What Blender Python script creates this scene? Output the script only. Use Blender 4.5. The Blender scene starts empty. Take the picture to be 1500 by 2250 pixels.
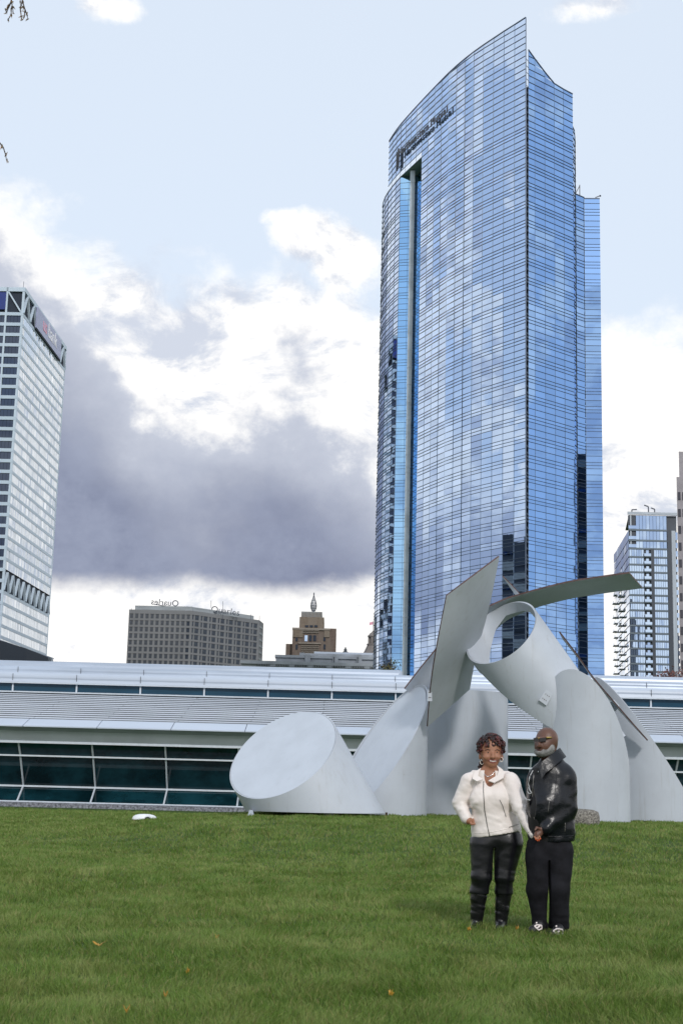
import bpy, bmesh, math, random
import numpy as np
from mathutils import Vector, Matrix
from mathutils.bvhtree import BVHTree

random.seed(7); rng = np.random.default_rng(7)
scene = bpy.context.scene
COL = scene.collection

# ------------------------------------------------------------------ camera
FPX = 3125.0                       # focal length in pixels of a 1500 px wide frame (50 mm on 24x36 portrait)
PITCH = math.radians(11.04); ROLL = 0.0255; CAMH = 1.25
_f = np.array([0, math.cos(PITCH), math.sin(PITCH)]); _r = np.array([1.0, 0, 0]); _u = np.array([0, -math.sin(PITCH), math.cos(PITCH)])
_R = math.cos(ROLL) * _r + math.sin(ROLL) * _u; _U = -math.sin(ROLL) * _r + math.cos(ROLL) * _u
def ray(x, y): return _f + (x - 750) / FPX * _R + (1125 - y) / FPX * _U
def P(x, y, Y):                    # the place that a sight line reaches at the distance Y
    d = ray(x, y); return np.array([0, 0, CAMH]) + d * (Y / d[1])
cam = bpy.data.cameras.new('camera'); camo = bpy.data.objects.new('camera', cam); COL.objects.link(camo)
cam.sensor_fit = 'VERTICAL'; cam.sensor_height = 36; cam.sensor_width = 24; cam.lens = 50; cam.clip_start = 0.1; cam.clip_end = 6000
camo.matrix_world = Matrix(((_R[0], _U[0], -_f[0], 0), (_R[1], _U[1], -_f[1], 0), (_R[2], _U[2], -_f[2], CAMH), (0, 0, 0, 1)))
cam.dof.use_dof = True; cam.dof.focus_distance = 42.0; cam.dof.aperture_fstop = 9.0
scene.camera = camo
scene.view_settings.view_transform = 'Standard'; scene.view_settings.look = 'None'
scene.view_settings.gamma = 1; scene.view_settings.use_curve_mapping = False
scene.view_settings.exposure = 0.0
scene.cycles.max_bounces = 6; scene.cycles.caustics_reflective = False; scene.cycles.caustics_refractive = False
scene.cycles.sample_clamp_indirect = 6.0

# ------------------------------------------------------------------ sun and sky
SUN_AZ = math.radians(164); SUN_EL = math.radians(33)      # azimuth clockwise from +Y
flash_sun = bpy.data.lights.new('flash_sun', 'SUN'); suno = bpy.data.objects.new('flash_sun', flash_sun); COL.objects.link(suno)
flash_sun.energy = 1.6; flash_sun.angle = math.radians(5); flash_sun.color = (1.0, 0.96, 0.92)  # sun lamp aimed from behind the viewer, standing in for a camera flash
_sd = Vector((math.sin(SUN_AZ) * math.cos(SUN_EL), math.cos(SUN_AZ) * math.cos(SUN_EL), math.sin(SUN_EL)))
suno.rotation_euler = _sd.to_track_quat('Z', 'Y').to_euler()

world = bpy.data.worlds.new('World'); scene.world = world; world.use_nodes = True
class NT:                                                   # small node-tree helper
    def __init__(s, nt): s.nt = nt; s.n = nt.nodes; s.l = nt.links
    def new(s, t, **k):
        n = s.n.new(t)
        for a, b in k.items(): setattr(n, a, b)
        return n
    def put(s, sock, v):
        if hasattr(v, 'is_linked') or hasattr(v, 'links'): s.l.new(v, sock)
        else:
            if isinstance(v, (tuple, list)) and len(v) == 3 and sock.type == 'RGBA': v = (*v, 1)
            sock.default_value = v
    def math(s, op, a, b=None, c=None, clamp=False):
        n = s.new('ShaderNodeMath', operation=op); n.use_clamp = clamp
        s.put(n.inputs[0], a)
        if b is not None: s.put(n.inputs[1], b)
        if c is not None: s.put(n.inputs[2], c)
        return n.outputs[0]
    def mix(s, f, a, b, blend='MIX'):
        n = s.new('ShaderNodeMix', data_type='RGBA', blend_type=blend)
        s.put(n.inputs[0], f); s.put(n.inputs[6], a); s.put(n.inputs[7], b)
        return n.outputs[2]
    def noise(s, vec, scale, detail=4, rough=.55, dist=0.0):
        n = s.new('ShaderNodeTexNoise'); n.inputs['Scale'].default_value = scale; n.inputs['Detail'].default_value = detail
        n.inputs['Roughness'].default_value = rough; n.inputs['Distortion'].default_value = dist
        if vec is not None: s.l.new(vec, n.inputs['Vector'])
        return n.outputs[0]
    def step(s, v, lo, hi):
        n = s.new('ShaderNodeMapRange', interpolation_type='SMOOTHSTEP'); n.clamp = True
        s.put(n.inputs[0], v); s.put(n.inputs[1], lo); s.put(n.inputs[2], hi); return n.outputs[0]
    def vmul(s, v, k):
        n = s.new('ShaderNodeVectorMath', operation='MULTIPLY'); s.put(n.inputs[0], v); n.inputs[1].default_value = k; return n.outputs[0]

w = NT(world.node_tree); w.n.clear()
sky = w.new('ShaderNodeTexSky', sky_type='NISHITA'); sky.sun_disc = False
sky.sun_elevation = SUN_EL; sky.sun_rotation = SUN_AZ; sky.air_density = 1.0; sky.dust_density = 2.0; sky.ozone_density = 1.5
tc = w.new('ShaderNodeTexCoord'); dirv = tc.outputs['Generated']
sp = w.new('ShaderNodeSeparateXYZ'); w.l.new(dirv, sp.inputs[0])
az = w.math('ARCTAN2', sp.outputs[0], sp.outputs[1]); el = w.math('ARCSINE', sp.outputs[2])
def azel(x, y):
    d = ray(x, y); return math.atan2(d[0], d[1]), math.asin(d[2] / np.linalg.norm(d))
sq = lambda a: math.atan(a * 3.0) / 3.2 + 0.5               # the frame takes the middle of the curve, the rest of the sky its ends
scv = w.math('ADD', w.math('DIVIDE', w.math('ARCTANGENT', w.math('MULTIPLY', az, 3.0)), 3.2), 0.5)
def curve(points):                                          # elevation (radians, /1.2 + .2) as a function of azimuth
    n = w.new('ShaderNodeFloatCurve'); w.l.new(scv, n.inputs[1]); c = n.mapping.curves[0]
    pts = sorted((sq(a), e / 1.2 + 0.2) for a, e in points)
    while len(c.points) < len(pts): c.points.new(0.5, 0.5)
    for q, (a, e) in zip(c.points, pts): q.location = (a, e); q.handle_type = 'AUTO'
    n.mapping.update()
    return w.math('MULTIPLY', w.math('SUBTRACT', n.outputs[0], 0.2), 1.2)
dg = math.radians
top_c = curve([azel(-60, 380), azel(60, 415), azel(200, 470), azel(330, 485), azel(450, 520), azel(560, 600), azel(700, 640), azel(830, 690), azel(1000, 700), azel(1340, 690), azel(1500, 700), azel(1600, 700),
               (dg(-170), dg(15)), (dg(-130), dg(13)), (dg(-100), dg(12)), (dg(-80), dg(13)), (dg(-60), dg(16)), (dg(-35), dg(25)), (dg(40), dg(17)), (dg(80), dg(9)), (dg(110), dg(7)), (dg(150), dg(14)), (dg(178), dg(19))])
drk_t = curve([azel(-60, 470), azel(20, 530), azel(130, 610), azel(240, 720), azel(320, 830), azel(400, 880), azel(470, 880), azel(560, 865), azel(640, 840), azel(740, 885), azel(830, 930), azel(960, 1080), azel(1080, 1330), azel(1340, 1500), azel(1600, 1500),
               (dg(-170), dg(6)), (dg(-130), dg(9)), (dg(-100), dg(11)), (dg(-80), dg(12)), (dg(-60), dg(10)), (dg(-35), dg(20)), (dg(40), dg(2)), (dg(80), dg(2)), (dg(110), dg(2)), (dg(150), dg(3)), (dg(178), dg(5))])
drk_b = curve([azel(-60, 1285), azel(60, 1290), azel(160, 1292), azel(300, 1300), azel(420, 1300), azel(520, 1310), azel(640, 1315), azel(760, 1300), azel(850, 1265), azel(960, 1250), azel(1080, 1260), azel(1600, 1260),
               (dg(-170), dg(5)), (dg(-130), dg(5)), (dg(-100), dg(6)), (dg(-80), dg(6)), (dg(-60), dg(6)), (dg(-35), dg(8)), (dg(40), dg(7)), (dg(110), dg(7)), (dg(178), dg(5))])
sv = w.vmul(dirv, (1, 1, 1.25))
n1 = w.math('SUBTRACT', w.noise(sv, 7, 9, .60), .5); n2 = w.math('SUBTRACT', w.noise(sv, 24, 7, .62), .5); n3 = w.noise(w.vmul(dirv, (1, 1, 1.6)), 6.5, 9, .60, .4)
wob = w.math('ADD', w.math('MULTIPLY', n1, .17), w.math('MULTIPLY', n2, .085))
m_top = w.step(w.math('ADD', w.math('SUBTRACT', top_c, el), wob), -.012, .040)
m_d1 = w.step(w.math('ADD', w.math('SUBTRACT', drk_t, el), w.math('MULTIPLY', wob, 1.25)), -.014, .030)
m_d2 = w.step(w.math('ADD', w.math('SUBTRACT', el, drk_b), w.math('MULTIPLY', wob, .22)), -.006, .014)
m_dark = w.math('MULTIPLY', m_d1, m_d2)
deep = w.step(w.math('ADD', w.math('SUBTRACT', drk_t, el), w.math('MULTIPLY', wob, .9)), .0, .125)    # thicker cloud lower down
def puff(x, y, rx, ry, amp):
    a0, e0 = azel(x, y)
    d = w.math('ADD', w.math('POWER', w.math('DIVIDE', w.math('SUBTRACT', az, a0), rx), 2.0), w.math('POWER', w.math('DIVIDE', w.math('SUBTRACT', el, e0), ry), 2.0))
    return w.math('MULTIPLY', w.math('SUBTRACT', 1.0, d, clamp=True), amp)
pf = puff(690, 515, .042, .022, 1)
for q in ((760, 580, .035, .028, .9), (640, 480, .03, .010, .6), (240, 12, .035, .016, .8), (1290, 15, .05, .014, .8)): pf = w.math('MAXIMUM', pf, puff(*q))
m_puff = w.step(w.math('ADD', pf, w.math('MULTIPLY', w.math('ADD', n1, n2), 1.6)), .26, .85)
m_puff = w.math('MULTIPLY', m_puff, w.step(pf, 0, .2))
away = w.step(w.math('ABSOLUTE', az), .5, .9)
m_free = w.math('MULTIPLY', w.math('MULTIPLY', w.step(n3, .50, .55), away), w.step(el, dg(50), dg(24)))   # broken cumulus over the rest of the sky
K = 10.0                                                    # clouds are given for a background strength of 0.1
veil = .74
skyc = w.mix(veil, sky.outputs[0], (.93 * K, 1.035 * K, 1.17 * K))
n4 = w.noise(w.vmul(dirv, (1, 1, 2.0)), 11, 8, .66, .4)
white = w.mix(w.step(n4, .36, .54), (.66 * K, .71 * K, .82 * K), (1.14 * K, 1.12 * K, 1.09 * K))
grey = w.mix(deep, (.62 * K, .66 * K, .76 * K), w.mix(w.step(n2, -.25, .25), (.225 * K, .255 * K, .37 * K), (.335 * K, .375 * K, .50 * K)))
c = w.mix(w.math('MAXIMUM', m_puff, m_free), skyc, white)
c = w.mix(m_top, c, white)
c = w.mix(m_dark, c, grey)
bg = w.new('ShaderNodeBackground'); bg.inputs[1].default_value = 0.1; w.l.new(c, bg.inputs[0])
wo = w.new('ShaderNodeOutputWorld'); w.l.new(bg.outputs[0], wo.inputs[0])
world.cycles.sampling_method = 'MANUAL'; world.cycles.sample_map_resolution = 1024

# ------------------------------------------------------------------ materials
MAT = {}
def mat(name, col, rough=.5, metal=0.0, var=.12, scale=4.0, bump=0.0, bscale=30.0, spec=.5, rvar=.25, speck=None, col2=None, stretch=(1, 1, 1), coat=0.0, trans=0.0):
    m = bpy.data.materials.new(name); m.use_nodes = True; t = NT(m.node_tree)
    b = t.n['Principled BSDF']; tcn = t.new('ShaderNodeTexCoord'); v = t.vmul(tcn.outputs['Object'], stretch)
    nz = t.noise(v, scale, 6, .6)
    c2 = col2 if col2 else tuple(x * (1 - var * 1.6) for x in col); c1 = col if col2 else tuple(min(1, x * (1 + var)) for x in col)
    bc = t.mix(t.step(nz, .32, .68), c1, c2)
    if speck:                                               # scuffs, drips and dirt with a shape of their own
        sm_ = t.math('MULTIPLY', t.step(t.noise(tcn.outputs['Object'], 5.5, 8, .75), .62, .74), .55); st_ = t.math('MULTIPLY', t.step(t.noise(t.vmul(tcn.outputs['Object'], (3, 3, .22)), 2.2, 6, .7), .54, .72), .30)
        bc = t.mix(t.math('MAXIMUM', sm_, st_), bc, speck)
    t.put(b.inputs['Base Color'], bc)
    b.inputs['Roughness'].default_value = rough; b.inputs['Metallic'].default_value = metal; b.inputs['Specular IOR Level'].default_value = spec
    b.inputs['Coat Weight'].default_value = coat; b.inputs['Transmission Weight'].default_value = trans
    if rough > .08: t.put(b.inputs['Roughness'], t.math('ADD', t.math('MULTIPLY', t.math('SUBTRACT', nz, .5), rvar), rough, clamp=True))
    if bump:
        bn = t.new('ShaderNodeBump'); bn.inputs['Strength'].default_value = bump; bn.inputs['Distance'].default_value = .02
        t.l.new(t.noise(v, bscale, 5, .6), bn.inputs['Height']); t.l.new(bn.outputs[0], b.inputs['Normal'])
    MAT[name] = m; return m

# ------------------------------------------------------------------ mesh helpers
class MB:                                                   # collects faces, builds ONE mesh object
    def __init__(s): s.v = []; s.f = []; s.mi = []
    def poly(s, pts, mi=0):
        k = len(s.v); s.v += [tuple(map(float, p)) for p in pts]; s.f.append(tuple(range(k, k + len(pts)))); s.mi.append(mi)
    def hexa(s, a, b, mi=0):                                # a, b: two loops of 4 points
        k = len(s.v); s.v += [tuple(map(float, p)) for p in a] + [tuple(map(float, p)) for p in b]
        for q in ((3, 2, 1, 0), (4, 5, 6, 7), (0, 1, 5, 4), (1, 2, 6, 5), (2, 3, 7, 6), (3, 0, 4, 7)):
            s.f.append(tuple(k + i for i in q)); s.mi.append(mi)
    def box(s, x0, x1, y0, y1, z0, z1, mi=0):
        s.hexa([(x0, y0, z0), (x1, y0, z0), (x1, y1, z0), (x0, y1, z0)], [(x0, y0, z1), (x1, y0, z1), (x1, y1, z1), (x0, y1, z1)], mi)
    def bar(s, a, b, wd, ht, up=(0, 0, 1), mi=0):           # a rectangular bar from a to b
        a = Vector(a); b = Vector(b); d = (b - a).normalized(); up = Vector(up)
        if abs(d.dot(up)) > .99: up = Vector((0, 1, 0))
        sx = d.cross(up).normalized() * wd / 2; sz = sx.cross(d).normalized() * ht / 2
        l = lambda p: [p - sx - sz, p + sx - sz, p + sx + sz, p - sx + sz]
        s.hexa(l(a), l(b), mi)
    def tube(s, pts, rad, n=8, mi=0, cap=True):
        pts = [Vector(p) for p in pts]; k = len(s.v); rs = rad if isinstance(rad, (list, tuple)) else [rad] * len(pts)
        for i, p in enumerate(pts):
            d = (pts[min(i + 1, len(pts) - 1)] - pts[max(i - 1, 0)]).normalized()
            a = d.cross(Vector((0, 0, 1)) if abs(d.z) < .9 else Vector((1, 0, 0))).normalized(); b2 = d.cross(a)
            for j in range(n):
                t = 2 * math.pi * j / n; q = p + (a * math.cos(t) + b2 * math.sin(t)) * rs[i]; s.v.append(tuple(q))
        for i in range(len(pts) - 1):
            for j in range(n):
                j2 = (j + 1) % n; s.f.append((k + i * n + j, k + i * n + j2, k + (i + 1) * n + j2, k + (i + 1) * n + j)); s.mi.append(mi)
        if cap:
            s.f.append(tuple(k + j for j in range(n))[::-1]); s.mi.append(mi); e = k + (len(pts) - 1) * n
            s.f.append(tuple(e + j for j in range(n))); s.mi.append(mi)
    def lathe(s, prof, c, n=16, mi=0, sx=1, sy=1):          # prof: (radius, z)
        k = len(s.v)
        for r_, z in prof:
            for j in range(n):
                t = 2 * math.pi * j / n; s.v.append((c[0] + r_ * sx * math.cos(t), c[1] + r_ * sy * math.sin(t), c[2] + z))
        for i in range(len(prof) - 1):
            for j in range(n):
                j2 = (j + 1) % n; s.f.append((k + i * n + j, k + i * n + j2, k + (i + 1) * n + j2, k + (i + 1) * n + j)); s.mi.append(mi)
        s.f.append(tuple(k + j for j in range(n))[::-1]); s.mi.append(mi); e = k + (len(prof) - 1) * n
        s.f.append(tuple(e + j for j in range(n))); s.mi.append(mi)
    def grid(s, rows, mi=0):
        k = len(s.v); m_ = len(rows[0])
        for r_ in rows: s.v += [tuple(map(float, p)) for p in r_]
        for i in range(len(rows) - 1):
            for j in range(m_ - 1):
                s.f.append((k + i * m_ + j, k + i * m_ + j + 1, k + (i + 1) * m_ + j + 1, k + (i + 1) * m_ + j)); s.mi.append(mi)
    def build(s, name, mats, parent=None, smooth=False, loc=None, kind=None, fix=False):
        me = bpy.data.meshes.new(name); me.from_pydata(s.v, [], s.f)
        mats = mats if isinstance(mats, (list, tuple)) else [mats]
        for m in mats: me.materials.append(MAT[m] if isinstance(m, str) else m)
        if any(s.mi): me.polygons.foreach_set('material_index', s.mi)
        if fix:
            bm = bmesh.new(); bm.from_mesh(me); bmesh.ops.recalc_face_normals(bm, faces=bm.faces); bm.to_mesh(me); bm.free()
        if smooth: me.polygons.foreach_set('use_smooth', [True] * len(me.polygons))
        return link(name, me, parent, loc, kind)
def link(name, data, parent=None, loc=None, kind=None):
    o = bpy.data.objects.new(name, data); COL.objects.link(o)
    if parent is not None: o.parent = parent
    if loc is not None: o.location = loc
    if kind: o['kind'] = kind
    return o
def empty(name, label, cat, group=None, loc=(0, 0, 0)):     # a thing; its parts are given in world coordinates
    o = bpy.data.objects.new(name, None); COL.objects.link(o); tag(o, label, cat, group); return o
def tag(o, label, cat, group=None):
    o['label'] = label; o['category'] = cat
    if group: o['group'] = group
    return o
def sharp(o, ang=35):
    me = o.data; me.polygons.foreach_set('use_smooth', [True] * len(me.polygons))
    bm = bmesh.new(); bm.from_mesh(me)
    for e in bm.edges:
        if len(e.link_faces) != 2 or e.calc_face_angle(0) > math.radians(ang): e.smooth = False
    bm.to_mesh(me); bm.free(); return o
def bevel(o, wd=.02, seg=2):
    m = o.modifiers.new('bevel', 'BEVEL'); m.width = wd; m.segments = seg; m.limit_method = 'ANGLE'; return o
def solid(o, th, off=0.0, rim=None):
    m = o.modifiers.new('solid', 'SOLIDIFY'); m.thickness = th; m.offset = off; es = o.modifiers.new('crisp', 'EDGE_SPLIT'); es.split_angle = math.radians(40)
    if rim is not None: m.material_offset_rim = rim
    return o
_ut = {}
def unit_box(mname):
    if mname not in _ut:
        b = MB(); b.box(-.5, .5, -.5, .5, -.5, .5); me = bpy.data.meshes.new('piece'); me.from_pydata(b.v, [], b.f); me.materials.append(MAT[mname]); _ut[mname] = me
    return _ut[mname]
def piece(name, mname, c, size, parent, rot=(0, 0, 0)):     # a box that shares its mesh with the others of its material
    o = link(name, unit_box(mname), parent); o.location = tuple(c); o.scale = tuple(size); o.rotation_euler = rot; return o
def text_mesh(s, mname, size, depth, name, parent, mtx, mirror=False):
    cu = bpy.data.curves.new(name, 'FONT'); cu.body = s; cu.size = size; cu.extrude = depth; cu.align_x = 'CENTER'; cu.resolution_u = 3
    to = bpy.data.objects.new(name, cu); COL.objects.link(to); bpy.context.view_layer.update()
    me = bpy.data.meshes.new_from_object(to.evaluated_get(bpy.context.evaluated_depsgraph_get())); bpy.data.objects.remove(to); bpy.data.curves.remove(cu)
    me.materials.clear(); me.materials.append(MAT[mname]); me.transform(mtx)
    return link(name, me, parent)
mat('white_steel', (.49, .53, .59), .42, 0, .05, .9, .10, 3.0, col2=(.445, .48, .535), speck=(.30, .295, .28))
mat('steel_edge', (.10, .055, .05), .7, 0, .2, 6)
mat('sculpt_face', (.50, .545, .61), .5, 0, .03, 1.2, speck=(.40, .43, .47))
mat('white_panel', (.47, .53, .62), .40, 0, .05, .35, speck=(.46, .50, .55), stretch=(.3, 1, 1), col2=(.43, .485, .57))
mat('roof_panel', (.40, .46, .55), .38, .15, .10, .8, stretch=(.15, 1, 1), speck=(.36, .39, .43))
mat('slat_white', (.50, .54, .60), .45, 0, .08, .5, stretch=(.2, 1, 1))
mat('slat_gap', (.06, .065, .075), .8)
mat('fascia_grey', (.46, .51, .57), .55, 0, .06, .6)
mat('fascia_dark', (.32, .36, .41), .55, 0, .06, .6)
mat('frame_white', (.58, .64, .71), .45, 0, .04)
mat('teal_glass', (.006, .034, .046), .04, 0, .4, .5, spec=.45)
mat('clerestory_glass', (.018, .080, .14), .06, 0, .25, .3, spec=.2)
mat('kerb_stone', (.21, .22, .25), .85, 0, .45, 9, .5, 60)
mat('interior', (.10, .12, .12), .8, 0, .5, .25)
mat('concrete', (.22, .205, .18), .9, 0, .45, 28, .9, 60)
mat('lamp_white', (.78, .80, .82), .35, 0, .04)
mat('lamp_glass', (.05, .06, .07), .1)
mat('rust', (.07, .035, .02), .85, 0, .4, 12)
mat('soil', (.035, .028, .018), .95, 0, .4, 8)
mat('leaf_yellow', (.45, .25, .03), .6, 0, .3, 20)

# ------------------------------------------------------------------ ground
def g(x, y):                                                # a low mound that carries the sculpture
    x = np.asarray(x, float); y = np.asarray(y, float); dx = (x - 3.0) / np.where(x < 3, 12.0, 34.0); dy = (y - 39.0) / np.where(y < 39, 17.0, 9.5)
    t = np.clip((1 - np.sqrt(dx * dx + dy * dy)) / .65, 0, 1)
    return 0.57 * t * t * (3 - 2 * t) + (.018 * np.sin(x * .75 + 1) * np.sin(y * .5) + .010 * np.sin(x * 1.9 + y * .7) * np.sin(y * 1.3)) * np.exp(-((y - 18) / 16.0) ** 2)
_lat2 = np.random.default_rng(5).uniform(-1, 1, (64, 64))
def vn2(x, y):                                              # smooth random field over the lawn
    i, j = np.floor(x).astype(int), np.floor(y).astype(int); u_, v_ = x - i, y - j; u_ = u_ * u_ * (3 - 2 * u_); v_ = v_ * v_ * (3 - 2 * v_); i &= 63; j &= 63; i1, j1 = (i + 1) & 63, (j + 1) & 63
    return (_lat2[i, j] * (1 - u_) + _lat2[i1, j] * u_) * (1 - v_) + (_lat2[i, j1] * (1 - u_) + _lat2[i1, j1] * u_) * v_
def lawn_material():
    m = bpy.data.materials.new('lawn'); m.use_nodes = True; t = NT(m.node_tree); b = t.n['Principled BSDF']
    v = t.new('ShaderNodeTexCoord').outputs['Object']
    a = t.noise(v, .55, 5, .6); b2 = t.noise(t.vmul(v, (1, .6, 1)), 5.0, 6, .7); c3 = t.noise(v, 60, 4, .7)
    cc = t.mix(t.step(a, .3, .7), (.040, .085, .014), (.070, .115, .024))
    cc = t.mix(t.math('MULTIPLY', t.step(b2, .45, .75), .6), cc, (.090, .115, .034))
    cc = t.mix(t.math('MULTIPLY', t.step(c3, .45, .7), .65), cc, (.018, .042, .008))
    t.put(b.inputs['Base Color'], cc); b.inputs['Roughness'].default_value = .8; b.inputs['Specular IOR Level'].default_value = .2
    bn = t.new('ShaderNodeBump'); bn.inputs['Strength'].default_value = .8; bn.inputs['Distance'].default_value = .03
    t.l.new(t.noise(v, 45, 5, .7), bn.inputs['Height']); t.l.new(bn.outputs[0], b.inputs['Normal'])
    MAT['lawn'] = m
lawn_material()
def grass_material():
    m = bpy.data.materials.new('grass_blade'); m.use_nodes = True; t = NT(m.node_tree); b = t.n['Principled BSDF']
    v = t.new('ShaderNodeTexCoord').outputs['Object']; geo = t.new('ShaderNodeNewGeometry')
    rn = geo.outputs['Random Per Island']; a = t.noise(v, .35, 4, .6); a2 = t.noise(t.vmul(v, (1, .6, 1)), 2.2, 8, .78); a3 = t.noise(v, 9.0, 4, .7)
    cc = t.mix(rn, (.100, .182, .026), (.190, .285, .060))
    cc = t.mix(t.math('MULTIPLY', t.step(a2, .42, .62), .75), cc, (.27, .315, .10))
    cc = t.mix(t.math('MULTIPLY', t.step(a, .42, .62), .40), cc, (.085, .170, .024))
    cc = t.mix(t.math('MULTIPLY', t.step(a3, .50, .66), .55), cc, (.050, .105, .014))
    cc = t.mix(t.math('MULTIPLY', t.step(rn, .88, .93), .8), cc, (.30, .25, .11))
    t.put(b.inputs['Base Color'], cc); b.inputs['Roughness'].default_value = .55; b.inputs['Specular IOR Level'].default_value = .25
    tr = t.new('ShaderNodeBsdfTranslucent'); t.put(tr.inputs[0], cc); mx = t.new('ShaderNodeMixShader'); mx.inputs[0].default_value = .25
    t.l.new(b.outputs[0], mx.inputs[1]); t.l.new(tr.outputs[0], mx.inputs[2]); t.l.new(mx.outputs[0], t.n['Material Output'].inputs[0])
    MAT['grass_blade'] = m
grass_material()
xs = np.concatenate([np.linspace(-2500, -60, 14), np.linspace(-45, 45, 121), np.linspace(60, 2500, 14)])
ys = np.concatenate([np.linspace(-800, -8, 6), np.linspace(0, 80, 134), np.linspace(95, 3500, 18)])
XX, YY = np.meshgrid(xs, ys); ZZ = g(XX, YY)
b = MB(); b.grid([[(XX[i, j], YY[i, j], ZZ[i, j]) for j in range(len(xs))] for i in range(len(ys))])
b.build('ground', 'lawn', smooth=True, kind='structure')

def blades(n, y0, y1, hgt, wid):
    yy = y0 * (y1 / y0) ** rng.uniform(0, 1, n); wid = wid * yy[:, None]; hgt = hgt * (1 + yy / 90); xx = rng.uniform(-.29, .29, n) * yy
    zz = g(xx, yy); h = hgt * rng.uniform(.45, 1.35, n) * (.95 + .38 * vn2(xx * 3.1 + 7, yy * 2.1) + .25 * vn2(xx * .8, yy * .5 + 9)); a = rng.uniform(0, 2 * np.pi, n)
    wv = np.stack([np.cos(a), np.sin(a)], 1) * wid * rng.uniform(.7, 1.3, (n, 1)); ln = rng.normal(0, .55, (n, 2)) + np.stack([.6 * vn2(xx * 2.4 + 20, yy * 1.7), .6 * vn2(xx * 2.1, yy * 1.9 + 30)], 1); ln *= h[:, None]
    v = np.zeros((n, 5, 3), np.float32); xy = np.stack([xx, yy], 1); mid = xy + ln * .35
    v[:, 0, :2] = xy - wv; v[:, 1, :2] = xy + wv; v[:, 2, :2] = mid + wv * .8; v[:, 3, :2] = mid - wv * .8; v[:, 4, :2] = xy + ln
    v[:, 0, 2] = v[:, 1, 2] = zz - .01; v[:, 2, 2] = v[:, 3, 2] = zz + h * .6; v[:, 4, 2] = zz + h
    return v
V = blades(600000, 5.8, 66, .046, .00023); n = len(V)
me = bpy.data.meshes.new('grass'); me.vertices.add(n * 5); me.vertices.foreach_set('co', V.ravel())
base = (np.arange(n) * 5)[:, None]; lp = np.concatenate([base + np.array([[0, 1, 2, 3]]), base + np.array([[3, 2, 4]])], 1).ravel()
me.loops.add(n * 7); me.loops.foreach_set('vertex_index', lp.astype(np.int32))
st = (np.arange(n) * 7)[:, None] + np.array([[0, 4]]); tt = np.tile([4, 3], n)
me.polygons.add(n * 2); me.polygons.foreach_set('loop_start', st.ravel().astype(np.int32)); me.polygons.foreach_set('loop_total', tt.astype(np.int32))
me.update(calc_edges=True); me.materials.append(MAT['grass_blade'])
tag(link('grass', me, None, kind='stuff'), 'short mown green grass covering the lawn', 'grass')

# ------------------------------------------------------------------ museum pavilion behind the lawn
mus = empty('museum_building', 'long low white museum pavilion with slatted roof and slanted dark teal windows', 'building')
XA, XB = -34.0, 36.0
BAY = 3.70; X0 = P(206, 1666, 73.6)[0]                      # one mullion stands here
bays = [X0 + BAY * k for k in range(-6, 13)]
def strip(name, m, prof, x0=XA, x1=XB, parent=mus):         # a closed profile (y, z) drawn out along the building
    q = MB(); n = len(prof)
    q.poly([(x0, y, z) for y, z in prof][::-1]); q.poly([(x1, y, z) for y, z in prof])
    for i in range(n):
        (ya, za), (yb, zb) = prof[i], prof[(i + 1) % n]; q.poly([(x0, ya, za), (x0, yb, zb), (x1, yb, zb), (x1, ya, za)])
    return q.build(name, m, parent, fix=True)
strip('kerb', 'kerb_stone', [(73.0, -.1), (74.4, -.1), (74.4, .24), (73.25, .24), (73.0, .18)])
strip('back_wall', 'interior', [(79, .2), (79.2, .2), (79.2, 4.6), (79, 4.6)])
strip('floor_slab', 'interior', [(74.6, .1), (79, .1), (79, .22), (74.6, .22)])
LV = [(73.45, .26), (74.70, 1.03), (73.50, 2.55), (72.85, 3.22)]      # the glazing folds inwards at the knee
for k in range(len(bays) - 1):
    xa, xb = bays[k], bays[k + 1]
    for (ya, za), (yb, zb) in zip(LV[:-1], LV[1:]):
        q = MB(); e = .05; q.poly([(xa + e, ya + .04, za), (xb - e, ya + .04, za), (xb - e, yb + .04, zb), (xa + e, yb + .04, zb)])
        o = q.build('window_pane', 'teal_glass', mus); solid(o, .03)
for x in bays:
    q = MB()
    for (ya, za), (yb, zb) in zip(LV[:-1], LV[1:]): q.bar((x, ya - .03, za), (x, yb - .03, zb), .075, .10, up=(0, -1, 0))
    q.build('mullion', 'frame_white', mus)
for i in range(4):
    y, z = LV[i]; q = MB(); hh = (.04, .045, .04, .06)[i]; q.box(XA, XB, y - .13, y + .05, z - hh, z + hh); q.build('transom', 'frame_white', mus)
strip('fascia_board', 'fascia_grey', [(72.75, 3.29), (72.95, 3.29), (72.5, 3.76), (72.3, 3.76)])
strip('drip_board', 'fascia_dark', [(72.28, 3.765), (72.6, 3.765), (72.35, 3.93), (72.02, 3.95)])
for k in range(len(bays) - 1):                              # eave panels with open joints
    xa, xb = bays[k] + .35, bays[k + 1] + .35; q = MB(); e = .018
    q.hexa([(xa + e, 71.95, 3.945), (xb - e, 71.95, 3.945), (xb - e, 71.95, 4.0), (xa + e, 71.95, 4.0)], [(xa + e, 73.55, 4.36), (xb - e, 73.55, 4.36), (xb - e, 73.55, 4.415), (xa + e, 73.55, 4.415)])
    q.build('eave_panel', 'white_panel', mus, fix=True)
strip('gutter', 'slat_gap', [(73.5, 4.2), (74.0, 4.2), (74.0, 4.38), (73.5, 4.34)])
NS = 13; S0 = (73.85, 4.47); S1 = (84.0, 6.36)
strip('roof_deck', 'slat_gap', [(73.8, 3.95), (84.2, 5.75), (84.2, 5.6), (73.8, 3.8)])
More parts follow.
